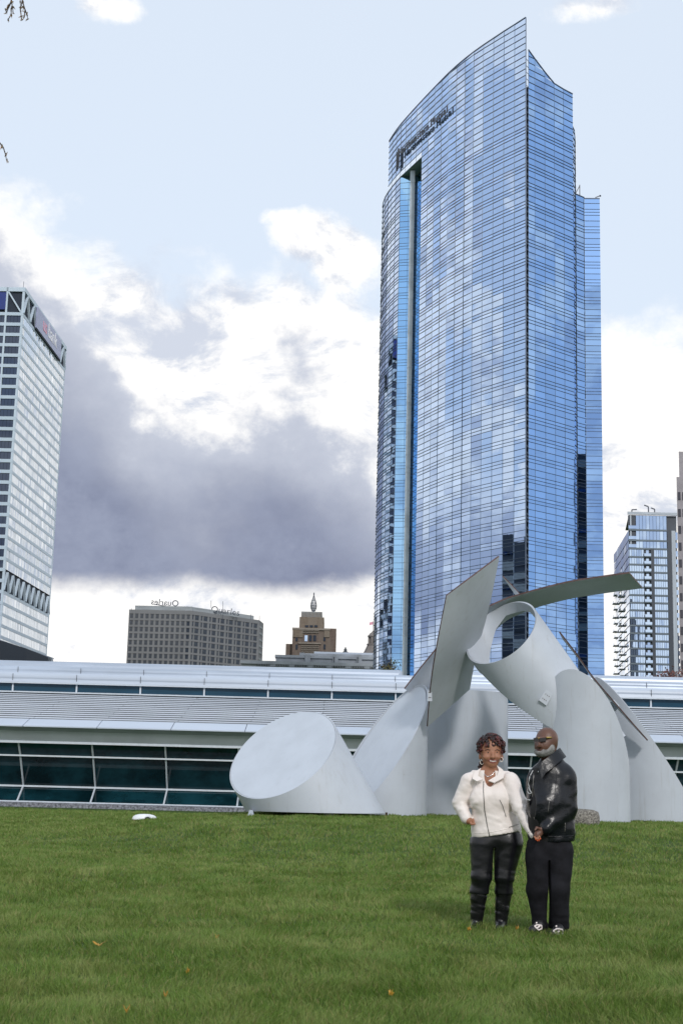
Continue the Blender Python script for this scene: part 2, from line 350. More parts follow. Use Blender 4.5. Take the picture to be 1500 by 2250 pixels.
for i in range(NS):
    t0, t1 = i / NS, (i + .44) / NS
    ya, za = S0[0] + (S1[0] - S0[0]) * t0, S0[1] + (S1[1] - S0[1]) * t0; yb, zb = S0[0] + (S1[0] - S0[0]) * t1, S0[1] + (S1[1] - S0[1]) * t1
    dz = .012 + random.uniform(-.006, .006)
    q = MB(); seg = 7.4; x = XA - (0 if i % 2 else 3.7)
    while x < XB:
        q.hexa([(x, ya, za - .012), (x + seg - .025, ya, za - .012), (x + seg - .025, ya, za + dz), (x, ya, za + dz)], [(x, yb, zb - .012), (x + seg - .025, yb, zb - .012), (x + seg - .025, yb, zb + .01), (x, yb, zb + .01)]); x += seg
    q.build('roof_slat', 'slat_white', mus, fix=True)
strip('clerestory_sill', 'frame_white', [(84.0, 6.38), (84.5, 6.38), (84.5, 6.46), (84.0, 6.46)])
cb = [X0 + .75 + 3.75 * k for k in range(-6, 13)]
for k in range(len(cb) - 1):
    piece('clerestory_pane', 'clerestory_glass', ((cb[k] + cb[k + 1]) / 2, 84.30, 6.69), (3.75 - .12, .05, .46), mus)
    piece('clerestory_post', 'frame_white', (cb[k], 84.25, 6.69), (.09, .16, .46), mus)
strip('clerestory_head', 'frame_white', [(84.0, 6.92), (84.6, 6.92), (84.6, 6.985), (84.0, 6.985)])
rnd = lambda y, z, r, a0, a1, n=5: [(y + r * math.cos(math.radians(a0 + (a1 - a0) * i / n)), z + r * math.sin(math.radians(a0 + (a1 - a0) * i / n))) for i in range(n + 1)]
sharp(strip('roof_band', 'white_panel', [(84.0, 6.99)] + rnd(84.35, 7.28, .30, 200, 100) + [(86.0, 7.62), (86.0, 6.99)]))
sharp(strip('roof_band', 'roof_panel', [(85.2, 7.50)] + rnd(85.55, 7.78, .28, 190, 95) + [(88.0, 8.12), (88.0, 7.4)]))
# screws and joints of the roof bands
for (yy_, zz_) in ((84.03, 7.30), (85.25, 7.80)):
    for k in range(-5, 13):
        q = MB(); q.box(cb[0] + 3.75 * (k + 5) - .012, cb[0] + 3.75 * (k + 5) + .012, yy_ - .012, yy_ + .02, zz_ - .22, zz_ + .18); q.build('panel_joint', 'slat_gap', mus)
xe = P(884, 1470, 87)[0]; xs2 = P(985, 1470, 87)[0]
sharp(strip('roof_crown', 'roof_panel', [(86.6, 8.0)] + rnd(86.95, 8.14, .34, 200, 90) + [(92, 8.56), (92, 7.8)], XA, xe - .25))
q = MB(); q.lathe([(.02, .32), (.30, .30), (.44, .15), (.45, -.12), (.42, -.2)], (xe - .28, 87.2, 8.18), 14, sx=.65, sy=1.2); q.build('crown_end', 'roof_panel', mus, smooth=True)
sharp(strip('roof_crown', 'roof_panel', [(86.6, 8.0)] + rnd(86.95, 8.14, .34, 200, 90) + [(92, 8.56), (92, 7.8)], xs2, XB))
strip('main_roof', 'roof_panel', [(86.4, 7.6), (100, 7.6), (100, 8.1), (86.4, 8.0)])
strip('rear_wall', 'white_panel', [(99.7, 0), (100, 0), (100, 7.6), (99.7, 7.6)])
# a little of what stands inside, seen through the glass
for k in range(12):
    x = random.uniform(XA + 4, XB - 4); piece('display_panel', 'white_panel', (x, 78.6, 1.9), (random.uniform(.5, 1.6), .05, random.uniform(.7, 1.4)), mus)

# ------------------------------------------------------------------ white steel sculpture
scu = empty('abstract_sculpture', 'tall white steel sculpture of upright cut cylinders, an open tilted tube and blades', 'sculpture')
def mpp(x, y, Y): d = ray(x, y); return Y / d[1] / FPX
def cut_cylinder(name, c, d, p, R, s0, s1, parent, m='white_steel', th=0.0, cap0=False, cap1=False, n=72, t0=0, t1=2 * math.pi, lip=0.0, capm=None):
    c, d, p = Vector(c), Vector(d).normalized(), Vector(p).normalized(); q = d.cross(p); q = -q if q.y > 0 else q    # q looks at the viewer
    ts = [t0 + (t1 - t0) * i / n for i in range(n + 1)]
    pt = lambda t, s, r_=R: c + p * (r_ * math.cos(t)) + q * (r_ * math.sin(t)) + d * s
    rows = [[pt(t, s0(t) + (s1(t) - s0(t)) * k / 6) for t in ts] for k in range(7)]
    b = MB(); b.grid(rows); o = b.build(name, m, parent); o.data.polygons.foreach_set('use_smooth', [True] * len(o.data.polygons))
    if th: solid(o, th, 0)
    for on, sf, up in ((cap0, s0, lip), (cap1, s1, -lip)):
        if on:
            b = MB(); b.poly([pt(t, sf(t) * 1.0 + up, R * (.985 if up == 0 else .97)) for t in ts[:-1]]); b.build('end_plate', capm or m, parent)
    return o
def vertical(name, px0, px1, y0, A, B, Y, th=.04, cap=False, lip=0.0):
    cx = (px0 + px1) / 2; k = mpp(cx, 1650, Y); R = (px1 - px0) / 2 * k; ctr = P(cx, y0, Y); zb = float(g(ctr[0], Y)) - .12
    return cut_cylinder(name, ctr, (0, 0, -1), (1, 0, 0), R, lambda t: A * k * math.cos(t) + B * k * math.sin(t), lambda t: ctr[2] - zb, scu, th=th, cap0=cap, lip=lip, capm='sculpt_face')
vertical('upright_cylinder', 737, 937, 1645, -125, 75, 40.5, cap=True, lip=.07)
vertical('upright_cylinder', 914, 1114, 1523, 0, 0, 43.4, cap=True)
vertical('upright_cylinder', 1194, 1379, 1652, 87, -150, 38.2, cap=True, lip=.3)
vertical('upright_cylinder', 1308, 1536, 1664, 171, -14, 42.0, cap=True, lip=.1)
# tilted open tube: a curled sheet, cut back on its far side so that one sees through it
YT = 38.6; k = mpp(1100, 1389, YT); ctr = P(1100, 1389, YT)
def rim(t): return k * (-12 * math.cos(t) + 51 * math.sin(t))
def tail(t):
    dgt = math.degrees(t)
    e = np.interp(dgt, [0, 40, 90, 121, 150, 168, 180, 200, 225, 250, 275, 300, 330, 345, 352, 360], [335, 330, 290, 222, 130, 66, 30, 50, 52, 16, -14, -26, -12, 2, 60, 335])
    return k * float(e)
q = MB(); rows = []
dv, pv = Vector((.586, .0, -.81)).normalized(), Vector((.81, 0, .586)).normalized()
ts = [math.radians(360 * i / 120) for i in range(121)]
for kk in range(9):
    rows.append([Vector(ctr) + pv * (88 * k * math.cos(t)) + Vector((0, -1, 0)) * (88 * k * math.sin(t)) + dv * (rim(t) + (max(tail(t), rim(t) + .06) - rim(t)) * kk / 8) for t in ts])
q.grid(rows); o = q.build('tilted_tube', ['white_steel', 'white_steel'], scu, smooth=True); solid(o, .05, 0)
def sheet(name, e0, e1, Y0, Y1, bow=0.0, n=14, th=.045, parent=scu):   # a curved steel sheet between two edges (pixel sight lines at their own distances)
    def along(e, t):
        s = t * (len(e) - 1); i = min(int(s), len(e) - 2); f_ = s - i
        # smooth run through the given points
        p0, p1 = np.array(e[i], float), np.array(e[i + 1], float); pm = np.array(e[i - 1], float) if i else 2 * p0 - p1; pp = np.array(e[i + 2], float) if i + 2 < len(e) else 2 * p1 - p0
        return .5 * (2 * p0 + (p1 - pm) * f_ + (2 * pm - 5 * p0 + 4 * p1 - pp) * f_ ** 2 + (3 * p0 - pm - 3 * p1 + pp) * f_ ** 3) if len(e) > 2 else p0 + (p1 - p0) * f_
    rows = []
    for i in range(9):
        s = i / 8; row = []
        for j in range(n + 1):
            t = j / n; a, b_ = along(e0, t), along(e1, t); xy = a + (b_ - a) * s
            y0 = np.interp(t, np.linspace(0, 1, len(Y0)), Y0); y1 = np.interp(t, np.linspace(0, 1, len(Y1)), Y1)
            row.append(P(xy[0], xy[1], y0 + (y1 - y0) * s - bow * math.sin(math.pi * s)))
        rows.append(row)
    b = MB(); b.grid(rows); o = b.build(name, ['white_steel', 'steel_edge'], parent, smooth=True); solid(o, th, 0, 1); return o
sheet('plate', [(980, 1308), (957, 1428), (945, 1510), (938, 1596)], [(1095, 1222), (1072, 1335), (1044, 1440), (1030, 1514)], [36.9, 37.7, 38.6, 39.5], [37.9, 39.0, 40.1, 40.9], .35)
sheet('plate', [(888, 1513), (925, 1465), (958, 1425)], [(935, 1545), (965, 1500), (1000, 1440)], [41.2, 41.0, 40.8], [41.2, 41.0, 40.8], -.3)
sheet('blade', [(1068, 1334), (1111, 1315), (1141, 1306), (1179, 1295), (1253, 1277), (1318, 1267), (1381, 1258)], [(1078, 1392), (1112, 1362), (1148, 1345), (1179, 1333), (1253, 1314), (1328, 1302), (1410, 1291)], [39.4, 39.2, 38.8, 38.4, 38.0], [40.6, 40.5, 40.2, 39.9, 39.6], .0, 30)
sheet('spike', [(1104, 1266), (1122, 1284), (1144, 1308)], [(1104.5, 1267), (1118, 1287), (1134, 1310)], [39.6, 39.6], [39.7, 39.7], 0, 6, .03)
sheet('blade', [(1228, 1388), (1262, 1432), (1302, 1488), (1347, 1541), (1385, 1585), (1421, 1626)], [(1236, 1404), (1272, 1449), (1312, 1505), (1352, 1552), (1388, 1592), (1421.5, 1627)], [39.0, 39.3, 39.6, 39.9], [39.9, 40.2, 40.4, 40.2], .05, 24, .035)
def bracket(px, py, Y, wd, ht, tilt, m='white_steel'):
    c = P(px, py, Y); o = link('bracket', None, None); bpy.data.objects.remove(o)
    q = MB(); q.hexa([(-wd / 2, -.03, -ht / 2), (wd / 2, -.03, -ht / 2), (wd * .35, -.03, ht / 2), (-wd * .5, -.03, ht / 2)], [(-wd / 2, .03, -ht / 2), (wd / 2, .03, -ht / 2), (wd * .35, .03, ht / 2), (-wd * .5, .03, ht / 2)])
    for i in range(3):
        for j in range(2): q.lathe([(.010, -.008), (.010, .008)], (-wd * .28 + i * wd * .22, -.035, -ht * .2 + j * ht * .4), 6, mi=1)
    o = q.build('bracket', [m, 'steel_edge'], scu, fix=True); o.location = tuple(c); o.rotation_euler = (0, tilt, 0); return o
bracket(1199, 1533, 37.50, .24, .34, math.radians(35)); bracket(1346, 1553, 40.1, .28, .30, math.radians(48)); bracket(944, 1527, 38.75, .12, .34, 0)

# squat drum lying on its cut side at the left of the sculpture
dr = empty('steel_drum', 'squat white steel cylinder tilted towards the lawn, with a large slanted oval face', 'sculpture')
YD = 37.5; c0 = P(621, 1656, YD); k = mpp(621, 1656, YD); zg = float(g(c0[0], YD)); zb = zg + .10
dv = Vector((.52, 0, -.854)); pv = Vector((.854, 0, .52)); Rr = 129 * k
s0 = lambda t: k * (-3 * math.cos(t) + 80 * math.sin(t))
def s1(t): return (c0[2] + pv.z * Rr * math.cos(t) - zb) / .854
cut_cylinder('drum_wall', c0, dv, pv, Rr, s0, s1, dr, th=.03, cap0=True, cap1=True, capm='sculpt_face')
xl = P(556, 1790, YD)[0]; xr = P(722, 1795, YD)[0]
for x, wd in ((xl, .10), (xr, .22)):
    zz = float(g(x, YD - .6)); q = MB(); q.hexa([(x - wd, YD - 1.0, zz - .1), (x + wd, YD - 1.0, zz - .1), (x + wd, YD - .7, zz - .1), (x - wd, YD - .7, zz - .1)], [(x - wd * .45, YD - 1.0, zb + .02), (x + wd * .45, YD - 1.0, zb + .02), (x + wd * .45, YD - .7, zb + .02), (x - wd * .45, YD - .7, zb + .02)])
    q.build('foot', 'white_panel', dr, fix=True)
x = P(856, 1797, YD)[0]; q = MB(); q.box(x - .12, x - .06, YD - .03, YD + .03, zg - .1, zb + .03); q.build('foot', 'rust', dr)
x = P(553, 1790, YD)[0]; q = MB(); q.box(x + .02, x + .06, YD - .8, YD - .75, zg - .12, zb + .03); q.build('foot', 'rust', dr)

# concrete stump and buried floodlight
c0 = P(1283, 1812, 33.5); zg = float(g(c0[0], 33.5)); q = MB()
prof = [(.40, -.15), (.40, .05), (.385, .22), (.33, .33), (.22, .37), (.02, .375)]
q.lathe(prof, (c0[0], 33.5, zg), 22, sx=.92, sy=.8)
for i, v in enumerate(q.v): q.v[i] = (v[0] + .018 * math.sin(9 * v[2] + 5 * v[0]) + random.uniform(-.006, .006), v[1] + random.uniform(-.006, .006), v[2] + .05 * (c0[0] - v[0]) + random.uniform(-.004, .004))
tag(q.build('concrete_stump', 'concrete', smooth=True), 'rough grey concrete stump in the grass behind the man', 'stump')
fl = empty('floodlight', 'low white domed floodlight half sunk in the grass left of the sculpture', 'lamp')
c0 = P(318, 1800, 39.5); zg = float(g(c0[0], 39.5)); c0 = np.array([c0[0], 39.5, zg + .07]); q = MB()
q.lathe([(.36, -.12), (.36, -.02), (.33, .05), (.26, .09), (.14, .115), (.01, .12)], tuple(c0), 24, sx=.95, sy=.9); q.build('dome', 'lamp_white', fl, smooth=True)
q = MB(); q.tube([(c0[0] + .13, c0[1] - .36, c0[2] - .03), (c0[0] + .10, c0[1] - .15, c0[2] + .03)], [.10, .09], 20); q.build('hood', 'lamp_white', fl, fix=True)
q = MB(); q.tube([(c0[0] + .131, c0[1] - .372, c0[2] - .032), (c0[0] + .128, c0[1] - .35, c0[2] - .028)], .085, 20); q.build('lens', 'lamp_glass', fl, fix=True)
q = MB(); q.lathe([(.42, -.3), (.42, -.06), (.40, -.03), (.37, -.03)], tuple(c0), 24); q.build('collar', 'soil', fl)
# ------------------------------------------------------------------ glass tower
def tower_glass(name, tint, rough=.015):
    m = bpy.data.materials.new(name); m.use_nodes = True; t = NT(m.node_tree); b = t.n['Principled BSDF']
    v = t.new('ShaderNodeTexCoord').outputs['Object']; oi = t.new('ShaderNodeNewGeometry').outputs['Random Per Island']
    t.put(b.inputs['Base Color'], t.mix(oi, tint, tuple(x * .86 for x in tint))); b.inputs['Metallic'].default_value = 1.0; b.inputs['Roughness'].default_value = rough
    bn = t.new('ShaderNodeBump'); bn.inputs['Strength'].default_value = .05; bn.inputs['Distance'].default_value = .05
    t.l.new(t.noise(v, .35, 2, .5), bn.inputs['Height']); t.l.new(bn.outputs[0], b.inputs['Normal']); MAT[name] = m
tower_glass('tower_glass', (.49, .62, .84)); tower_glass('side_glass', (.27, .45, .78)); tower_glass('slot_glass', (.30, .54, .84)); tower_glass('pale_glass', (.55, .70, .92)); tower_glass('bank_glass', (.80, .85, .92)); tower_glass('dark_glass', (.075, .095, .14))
mat('tower_fin', (.07, .10, .16), .45, .3, .1); mat('tower_mullion', (.22, .30, .42), .4, .4, .1); mat('tower_core', (.02, .03, .05), .8)
mat('pier_grey', (.44, .52, .60), .5, .2, .1, .3); mat('sign_dark', (.035, .045, .07), .4)
tow = empty('glass_skyscraper', 'tall curved blue mirror glass skyscraper with pointed corner and dark sign lettering', 'skyscraper')
front = [(34.9, 265.0), (32.99, 267.62), (31.1, 270.1), (29.25, 272.7), (27.4, 275.3), (25.65, 277.95), (24.0, 280.7), (22.45, 283.55), (21.0, 286.5), (19.67, 289.5), (18.4, 292.45), (17.18, 295.35), (15.98, 298.2),
         (14.85, 300.95), (13.75, 303.7), (12.68, 306.4), (11.65, 309.1), (10.72, 311.85), (9.9, 314.65), (9.15, 317.5), (8.55, 320.5), (8.2, 323.6), (8.1, 326.6)]
right = [(35.44, 265.05), (36.92, 266.25), (39.23, 268.22), (41.43, 270.11), (43.64, 272.03), (45.85, 274.0)]
wing = [(45.9, 276.2), (47.0, 279.0), (48.2, 285.05), (50.34, 286.84), (53.64, 286.7)]
ZT = 156.4 + CAMH * 0; ZN = 141.2
levels = [0.0]                                              # storey pattern: two narrow rows, two wide rows
while levels[-1] < 134.5:
    for h in (.68, .68, 1.32, 1.30): levels.append(levels[-1] + h)
while levels[-1] < 160: levels.append(levels[-1] + 1.42)
nparts = [0]
def facade(planpts, ztop, zbot, glass, yawj, name_panes=0, zmax_rows=None, fin_out=.10, colrng=None, seed=1, vm=True):
    rg = random.Random(seed); pan = MB(); fin = MB(); vmn = MB()
    ncol = len(planpts) - 1
    for i in range(ncol):
        a, b_ = Vector((*planpts[i], 0)), Vector((*planpts[i + 1], 0)); e = (b_ - a); L = e.length; e.normalize(); nrm = Vector((e.y, -e.x, 0))
        mid = (a + b_) / 2
        if nrm.dot(mid) > 0: nrm = -nrm                     # outwards = towards the viewer
        zt_a, zt_b = ztop(i), ztop(i + 1); yaw = rg.gauss(0, yawj); pit = rg.gauss(0, yawj * .55); zb_ = zbot(i); yj = pj = 0.0
        for j in range(len(levels) - 1):
            z0, z1 = levels[j], levels[j + 1]
            if z0 < zb_ - .01: continue
            if z0 >= max(zt_a, zt_b): break
            ta, tb = min(z1, zt_a), min(z1, zt_b)
            if j % 2 == 0: yj, pj = rg.gauss(0, yawj * .22), rg.gauss(0, yawj * .3)
            dy = math.tan(yaw + yj) * L / 2; dp = math.tan(pit + pj) * (z1 - z0) / 2
            if min(ta, tb) <= z0 + .02: 
                if max(ta, tb) <= z0 + .02: continue
                tri = [a + Vector((0, 0, z0)), b_ + Vector((0, 0, z0)), b_ + Vector((0, 0, tb))] if tb > ta else [a + Vector((0, 0, z0)), b_ + Vector((0, 0, z0)), a + Vector((0, 0, ta))]
                pan.poly(tri); continue
            q = [a + Vector((0, 0, z0)) + nrm * (dy + dp), b_ + Vector((0, 0, z0)) + nrm * (-dy + dp), b_ + Vector((0, 0, tb)) + nrm * (-dy - dp), a + Vector((0, 0, ta)) + nrm * (dy - dp)]
            if name_panes and nparts[0] < 300 and i < name_panes and z1 - z0 > 1.25 and z0 > 34 and ta == z1 and tb == z1:
                s = MB(); o_ = q[0]; s.poly([p - o_ for p in q]); ob = s.build('glass_pane', glass, tow, loc=o_); nparts[0] += 1
            else: pan.poly(q)
        for j in range(len(levels)):
            z = levels[j]
            if z < zb_ - .01 or z > max(zt_a, zt_b): continue
            if z > min(zt_a, zt_b):
                continue
            fa, fb = a - nrm * .05 + Vector((0, 0, z)), b_ - nrm * .05 + Vector((0, 0, z)); oa, ob_ = nrm * (fin_out + .05), Vector((0, 0, .065))
            fin.hexa([fa - ob_ * .5, fb - ob_ * .5, fb - ob_ * .5 + oa, fa - ob_ * .5 + oa], [fa + ob_ * .5, fb + ob_ * .5, fb + ob_ * .5 + oa, fa + ob_ * .5 + oa])
        fin.bar(a + Vector((0, 0, zt_a)), b_ + Vector((0, 0, zt_b)), .2, .2)
        if vm: vmn.bar(a + Vector((0, 0, zb_)) + nrm * .02, a + Vector((0, 0, min(zt_a, 158))) + nrm * .02, .06, .06, up=tuple(nrm))
    pan.build('glass_curtain', glass, tow, kind='stuff'); fin.build('sunshade_fins', 'tower_fin', tow, kind='stuff')
    if vm: vmn.build('vertical_mullions', 'tower_mullion', tow, kind='stuff')
zf = lambda i: 156.6 - 2.4 * i / 18.0
facade(front[:13], zf, lambda i: 0, 'tower_glass', .013, name_panes=9, seed=3)
facade(front[12:20], lambda i: zf(i + 12), lambda i: ZN, 'tower_glass', .007, seed=5)
facade(front[16:], lambda i: ZN - .2, lambda i: 0, 'tower_glass', .007, seed=6)
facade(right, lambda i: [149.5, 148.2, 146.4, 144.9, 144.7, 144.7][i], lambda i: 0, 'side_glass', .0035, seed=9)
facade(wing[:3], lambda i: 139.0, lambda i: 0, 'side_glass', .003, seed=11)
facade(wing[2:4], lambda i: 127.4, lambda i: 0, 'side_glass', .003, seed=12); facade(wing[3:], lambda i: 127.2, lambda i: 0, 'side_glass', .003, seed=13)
# slot in the curved front with a grey pier
facade([(15.6, 308.2), (13.6, 308.65), (11.7, 309.1)], lambda i: ZN, lambda i: 0, 'slot_glass', .004, fin_out=.05, seed=15)
facade([(18.4, 299.3), (17.0, 303.7), (15.6, 308.2)], lambda i: ZN, lambda i: 0, 'slot_glass', .004, fin_out=.05, seed=16)
q = MB(); px0_, px1_ = P(897, 640, 305)[0], P(907, 640, 305)[0]; q.box(px0_, px1_, 304.9, 306.2, 0, ZN - .3)
for z in np.arange(2, ZN, 4.0): q.box(px0_ - .05, px1_ + .05, 304.85, 306.2, z, z + .18)
q.build('pier', 'pier_grey', tow)
q = MB(); q.poly([(15.98, 298.2, ZN), (18.4, 299.3, ZN), (15.6, 308.2, ZN), (11.65, 309.1, ZN)]); q.build('slot_soffit', 'pier_grey', tow)
ins = lambda p, k_: (p[0] + k_ * .9, p[1] + k_ * .45)
core = [(p[0] + .1, p[1] + 1.4) for p in front[1:13]] + [(20.5, 301), (17.0, 309.5), (13, 310.3)] + [(p[0] + 1.0, p[1] + .8) for p in front[17:20]] + [(14, 330), (44.5, 330), (44.4, 276.5), (36, 267.8)]
q = MB(); q.poly([(x, y, 142.8) for x, y in core]); n = len(core)
for i in range(n): q.poly([(*core[i], 0), (*core[(i + 1) % n], 0), (*core[(i + 1) % n], 142.8), (*core[i], 142.8)])
q.build('core', 'tower_core', tow)
q = MB(); q.poly([(48.3, 285.2, 127), (50.34, 287, 127), (53.6, 286.9, 127), (53.6, 318, 127), (48.3, 318, 127)]); q.poly([(53.62, 286.75, 0), (53.62, 318, 0), (53.62, 318, 127), (53.62, 286.75, 127)]); q.build('wing_roof', 'tower_core', tow)
q = MB(); q.bar((34.95, 264.85, 0), (34.95, 264.85, 156.5), .16, .16, up=(0, 1, 0))
for z in levels:
    if z < 148: q.bar((34.9, 264.95, z + .75), (35.5, 264.75, z), .10, .10, up=(0, 1, 0))
q.build('corner_fins', 'tower_fin', tow, kind='stuff')
q = MB()                                                    # roof gear on the wing
for a_, b_ in (((49.6, 288, 127), (49.6, 288, 130.8)), ((49.6, 288, 130.6), (48.4, 288, 128.2)), ((52.6, 288, 127), (53.0, 288, 128)), ((53.0, 288, 128), (53.9, 288, 128.4))): q.bar(a_, b_, .16, .16)
q.lathe([(.05, 0), (.2, .1), (.2, .3), (.05, .4)], (54.0, 288, 128.2), 8); q.build('roof_gear', 'sign_dark', tow)
# lettering along the curved front
txt = 'Northwestern Mutual'
def along_front(s):
    for i in range(len(front) - 1):
        a, b_ = Vector((*front[i], 0)), Vector((*front[i + 1], 0)); L = (b_ - a).length
        if s <= L: return a + (b_ - a) * (s / L), (a - b_).normalized()
        s -= L
    return a, (a - b_).normalized()
adv = {'N': 2.9, 'o': 2.35, 'r': 1.7, 't': 1.45, 'h': 2.35, 'w': 3.0, 'e': 2.25, 's': 2.0, 'n': 2.35, ' ': 1.3, 'M': 3.6, 'u': 2.35, 'a': 2.2, 'l': 1.2}
tot = sum(adv[ch] for ch in txt); s_end = 24.6              # arc distance of the last letter from the corner
pos = s_end
for ch in txt[::-1]:
    pos += adv[ch] / 2 * .62
    if ch != ' ':
        p0, tdir = along_front(pos); nrm = Vector((tdir.y, -tdir.x, 0)); nrm = nrm if nrm.dot(p0) < 0 else -nrm
        M = Matrix(((tdir.x, 0, nrm.x, p0.x + nrm.x * .75), (tdir.y, 0, nrm.y, p0.y + nrm.y * .75), (0, 1, 0, 145.6), (0, 0, 0, 1)))
        text_mesh(ch, 'sign_dark', 2.7, .10, 'letter', tow, M)
    pos += adv[ch] / 2 * .62
p0, tdir = along_front(pos + 1.2); nrm = Vector((tdir.y, -tdir.x, 0)); nrm = nrm if nrm.dot(p0) < 0 else -nrm
q = MB()
for s_, z0, z1 in ((-.4, 143.0, 147.6), (.4, 143.6, 148.2)):
    c_ = p0 + tdir * s_ + nrm * .5; q.bar(c_ + Vector((0, 0, z0)), c_ + Vector((0, 0, z1)), .35, .35, up=tuple(nrm))
q.build('sign_emblem', 'sign_dark', tow)

def planline(pts, Y0):
    d0 = ray(*pts[0]); h = d0[2] / d0[1] * Y0; return [tuple((ray(*q_) * (h / ray(*q_)[2]))[:2]) for q_ in pts], h + CAMH
# ------------------------------------------------------------------ white bank tower at the left
mat('bank_white', (.50, .60, .70), .5, 0, .05, .05); mat('bank_band', (.46, .56, .66), .5, 0, .05, .05); mat('bank_sign', (.36, .39, .56), .5, 0, .04); mat('sign_blue', (.01, .03, .20), .4); mat('sign_white', (.85, .85, .88), .5); mat('sign_red', (.75, .35, .45), .5)
bk = empty('bank_tower', 'tall white bank tower with dark window rows and truss bands at the left edge', 'skyscraper')
BX, BY, BW, BD, BH = -111.6, 470.0, 40.0, 67.5, 169.4
q = MB(); q.box(BX - BW, BX - .6, BY + .6, BY + BD - .6, 0, BH - 1.2); q.build('core', 'tower_core', bk)
FH = 3.72; NF = 34; ztop0 = BH - 9.6
TR = {24, 25}                                               # storeys of the lower truss band
colr = MB(); colr.box(BX - .75, BX + .02, BY - .02, BY + .75, 0, BH); colr.box(BX - .75, BX + .02, BY + BD - .75, BY + BD, 0, BH); colr.build('corner_column', 'bank_white', bk)
for k in range(4):
    x = BX - 6.0 - k * 5.65; piece('column', 'bank_white', (x, BY + .1, BH / 2), (.62, .5, BH), bk)
piece('roof_beam', 'bank_white', (BX - BW / 2, BY + .2, BH - .7), (BW, .7, 1.5), bk); piece('roof_beam', 'bank_white', (BX - .2, BY + BD / 2, BH - .7), (.7, BD, 1.5), bk)
for f_ in range(NF):
    zt = ztop0 - f_ * FH
    piece('floor_band', 'bank_band', (BX - BW / 2, BY + .12, zt), (BW, .4, 1.15), bk)
    if f_ in TR: continue
    piece('floor_band', 'bank_band', (BX - .22, BY + BD / 2, zt - .1), (.4, BD, 1.05), bk)
    for k in range(3):                                      # front windows, four panes each
        x1 = BX - .75 - k * 5.65; wdw = link('window', None, bk)
        for j in range(4): piece('pane', 'dark_glass', (x1 - .62 - j * 1.2, BY + .42, zt - FH / 2), (1.12, .06, FH - 1.15), wdw)
    gl = MB(); fn = MB(); rg = random.Random(f_)
    for j in range(46):
        y0 = BY + .8 + j * (BD - 1.6) / 46; y1 = y0 + (BD - 1.6) / 46; t_ = rg.gauss(0, .022)
        gl.poly([(BX - .1 + t_, y0, zt - FH + .3), (BX - .1 - t_, y1, zt - FH + .3), (BX - .1 - t_, y1, zt - .55), (BX - .1 + t_, y0, zt - .55)])
        if j: fn.box(BX - .2, BX - .06, y0 - .13, y0 + .13, zt - FH + .38, zt - .58)
    wb = gl.build('window_strip', 'bank_glass', bk); fn.build('strip_fins', 'bank_white', wb, kind='stuff')
def truss(z0, z1, n, name='truss'):
    st = BD / n
    piece('truss_backing', 'bank_band', (BX - 1.2, BY + BD / 2, (z0 + z1) / 2), (.3, BD - 2, z1 - z0), bk)
    for j in range(n):
        q = MB(); ya = BY + j * st; q.bar((BX - .1, ya + .3, z0), (BX - .1, ya + st / 2, z1), .5, .8, up=(1, 0, 0)); q.bar((BX - .1, ya + st / 2, z1), (BX - .1, ya + st - .3, z0), .5, .8, up=(1, 0, 0)); q.build('truss_diagonal', 'bank_white', bk)
truss(BH - 9.2, BH - 1.4, 7)
truss(ztop0 - 26 * FH + .6, ztop0 - 24 * FH - .5, 9)
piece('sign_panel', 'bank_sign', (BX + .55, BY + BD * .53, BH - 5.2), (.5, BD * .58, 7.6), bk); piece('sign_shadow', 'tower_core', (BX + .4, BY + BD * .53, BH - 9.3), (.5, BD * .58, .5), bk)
M = lambda y, z: Matrix(((0, 0, 1, BX + .85), (1, 0, 0, y), (0, 1, 0, z), (0, 0, 0, 1)))
text_mesh('us', 'sign_red', 7.6, .05, 'letter', bk, M(BY + BD * .42, BH - 6.8)); text_mesh('bank', 'sign_white', 7.6, .05, 'letter', bk, M(BY + BD * .60, BH - 6.8))
q = MB(); q.bar((BX - 5.6, BY + .2, BH - 1.6), (BX - .9, BY + .2, BH - 8.8), .5, .6, up=(0, 1, 0)); q.build('truss_diagonal', 'bank_white', bk)
piece('glass_bay', 'side_glass', (BX - 3.2, BY + .8, BH - 5.2), (4.6, .1, 7), bk); piece('sign_panel', 'sign_blue', (BX - 9.0, BY - .2, BH - 5.0), (5.4, .3, 6.2), bk)
q = MB(); q.lathe([(3.4, -1), (3.4, .2), (3.0, 1.0), (1.8, 1.7), (.2, 1.9)], (BX - 5.0, BY + 8, BH + .5), 18); q.build('roof_dome', 'pier_grey', bk, smooth=True)
q = MB(); q.bar((BX - 2.2, BY + 6, BH), (BX - 2.2, BY + 6, BH + 4.4), .12, .12); q.build('mast', 'sign_dark', bk)
bk.matrix_world = Matrix.Translation((BX, BY, 0)) @ Matrix.Rotation(-math.atan(2.0 / BD), 4, 'Z') @ Matrix.Translation((-BX, -BY, 0))
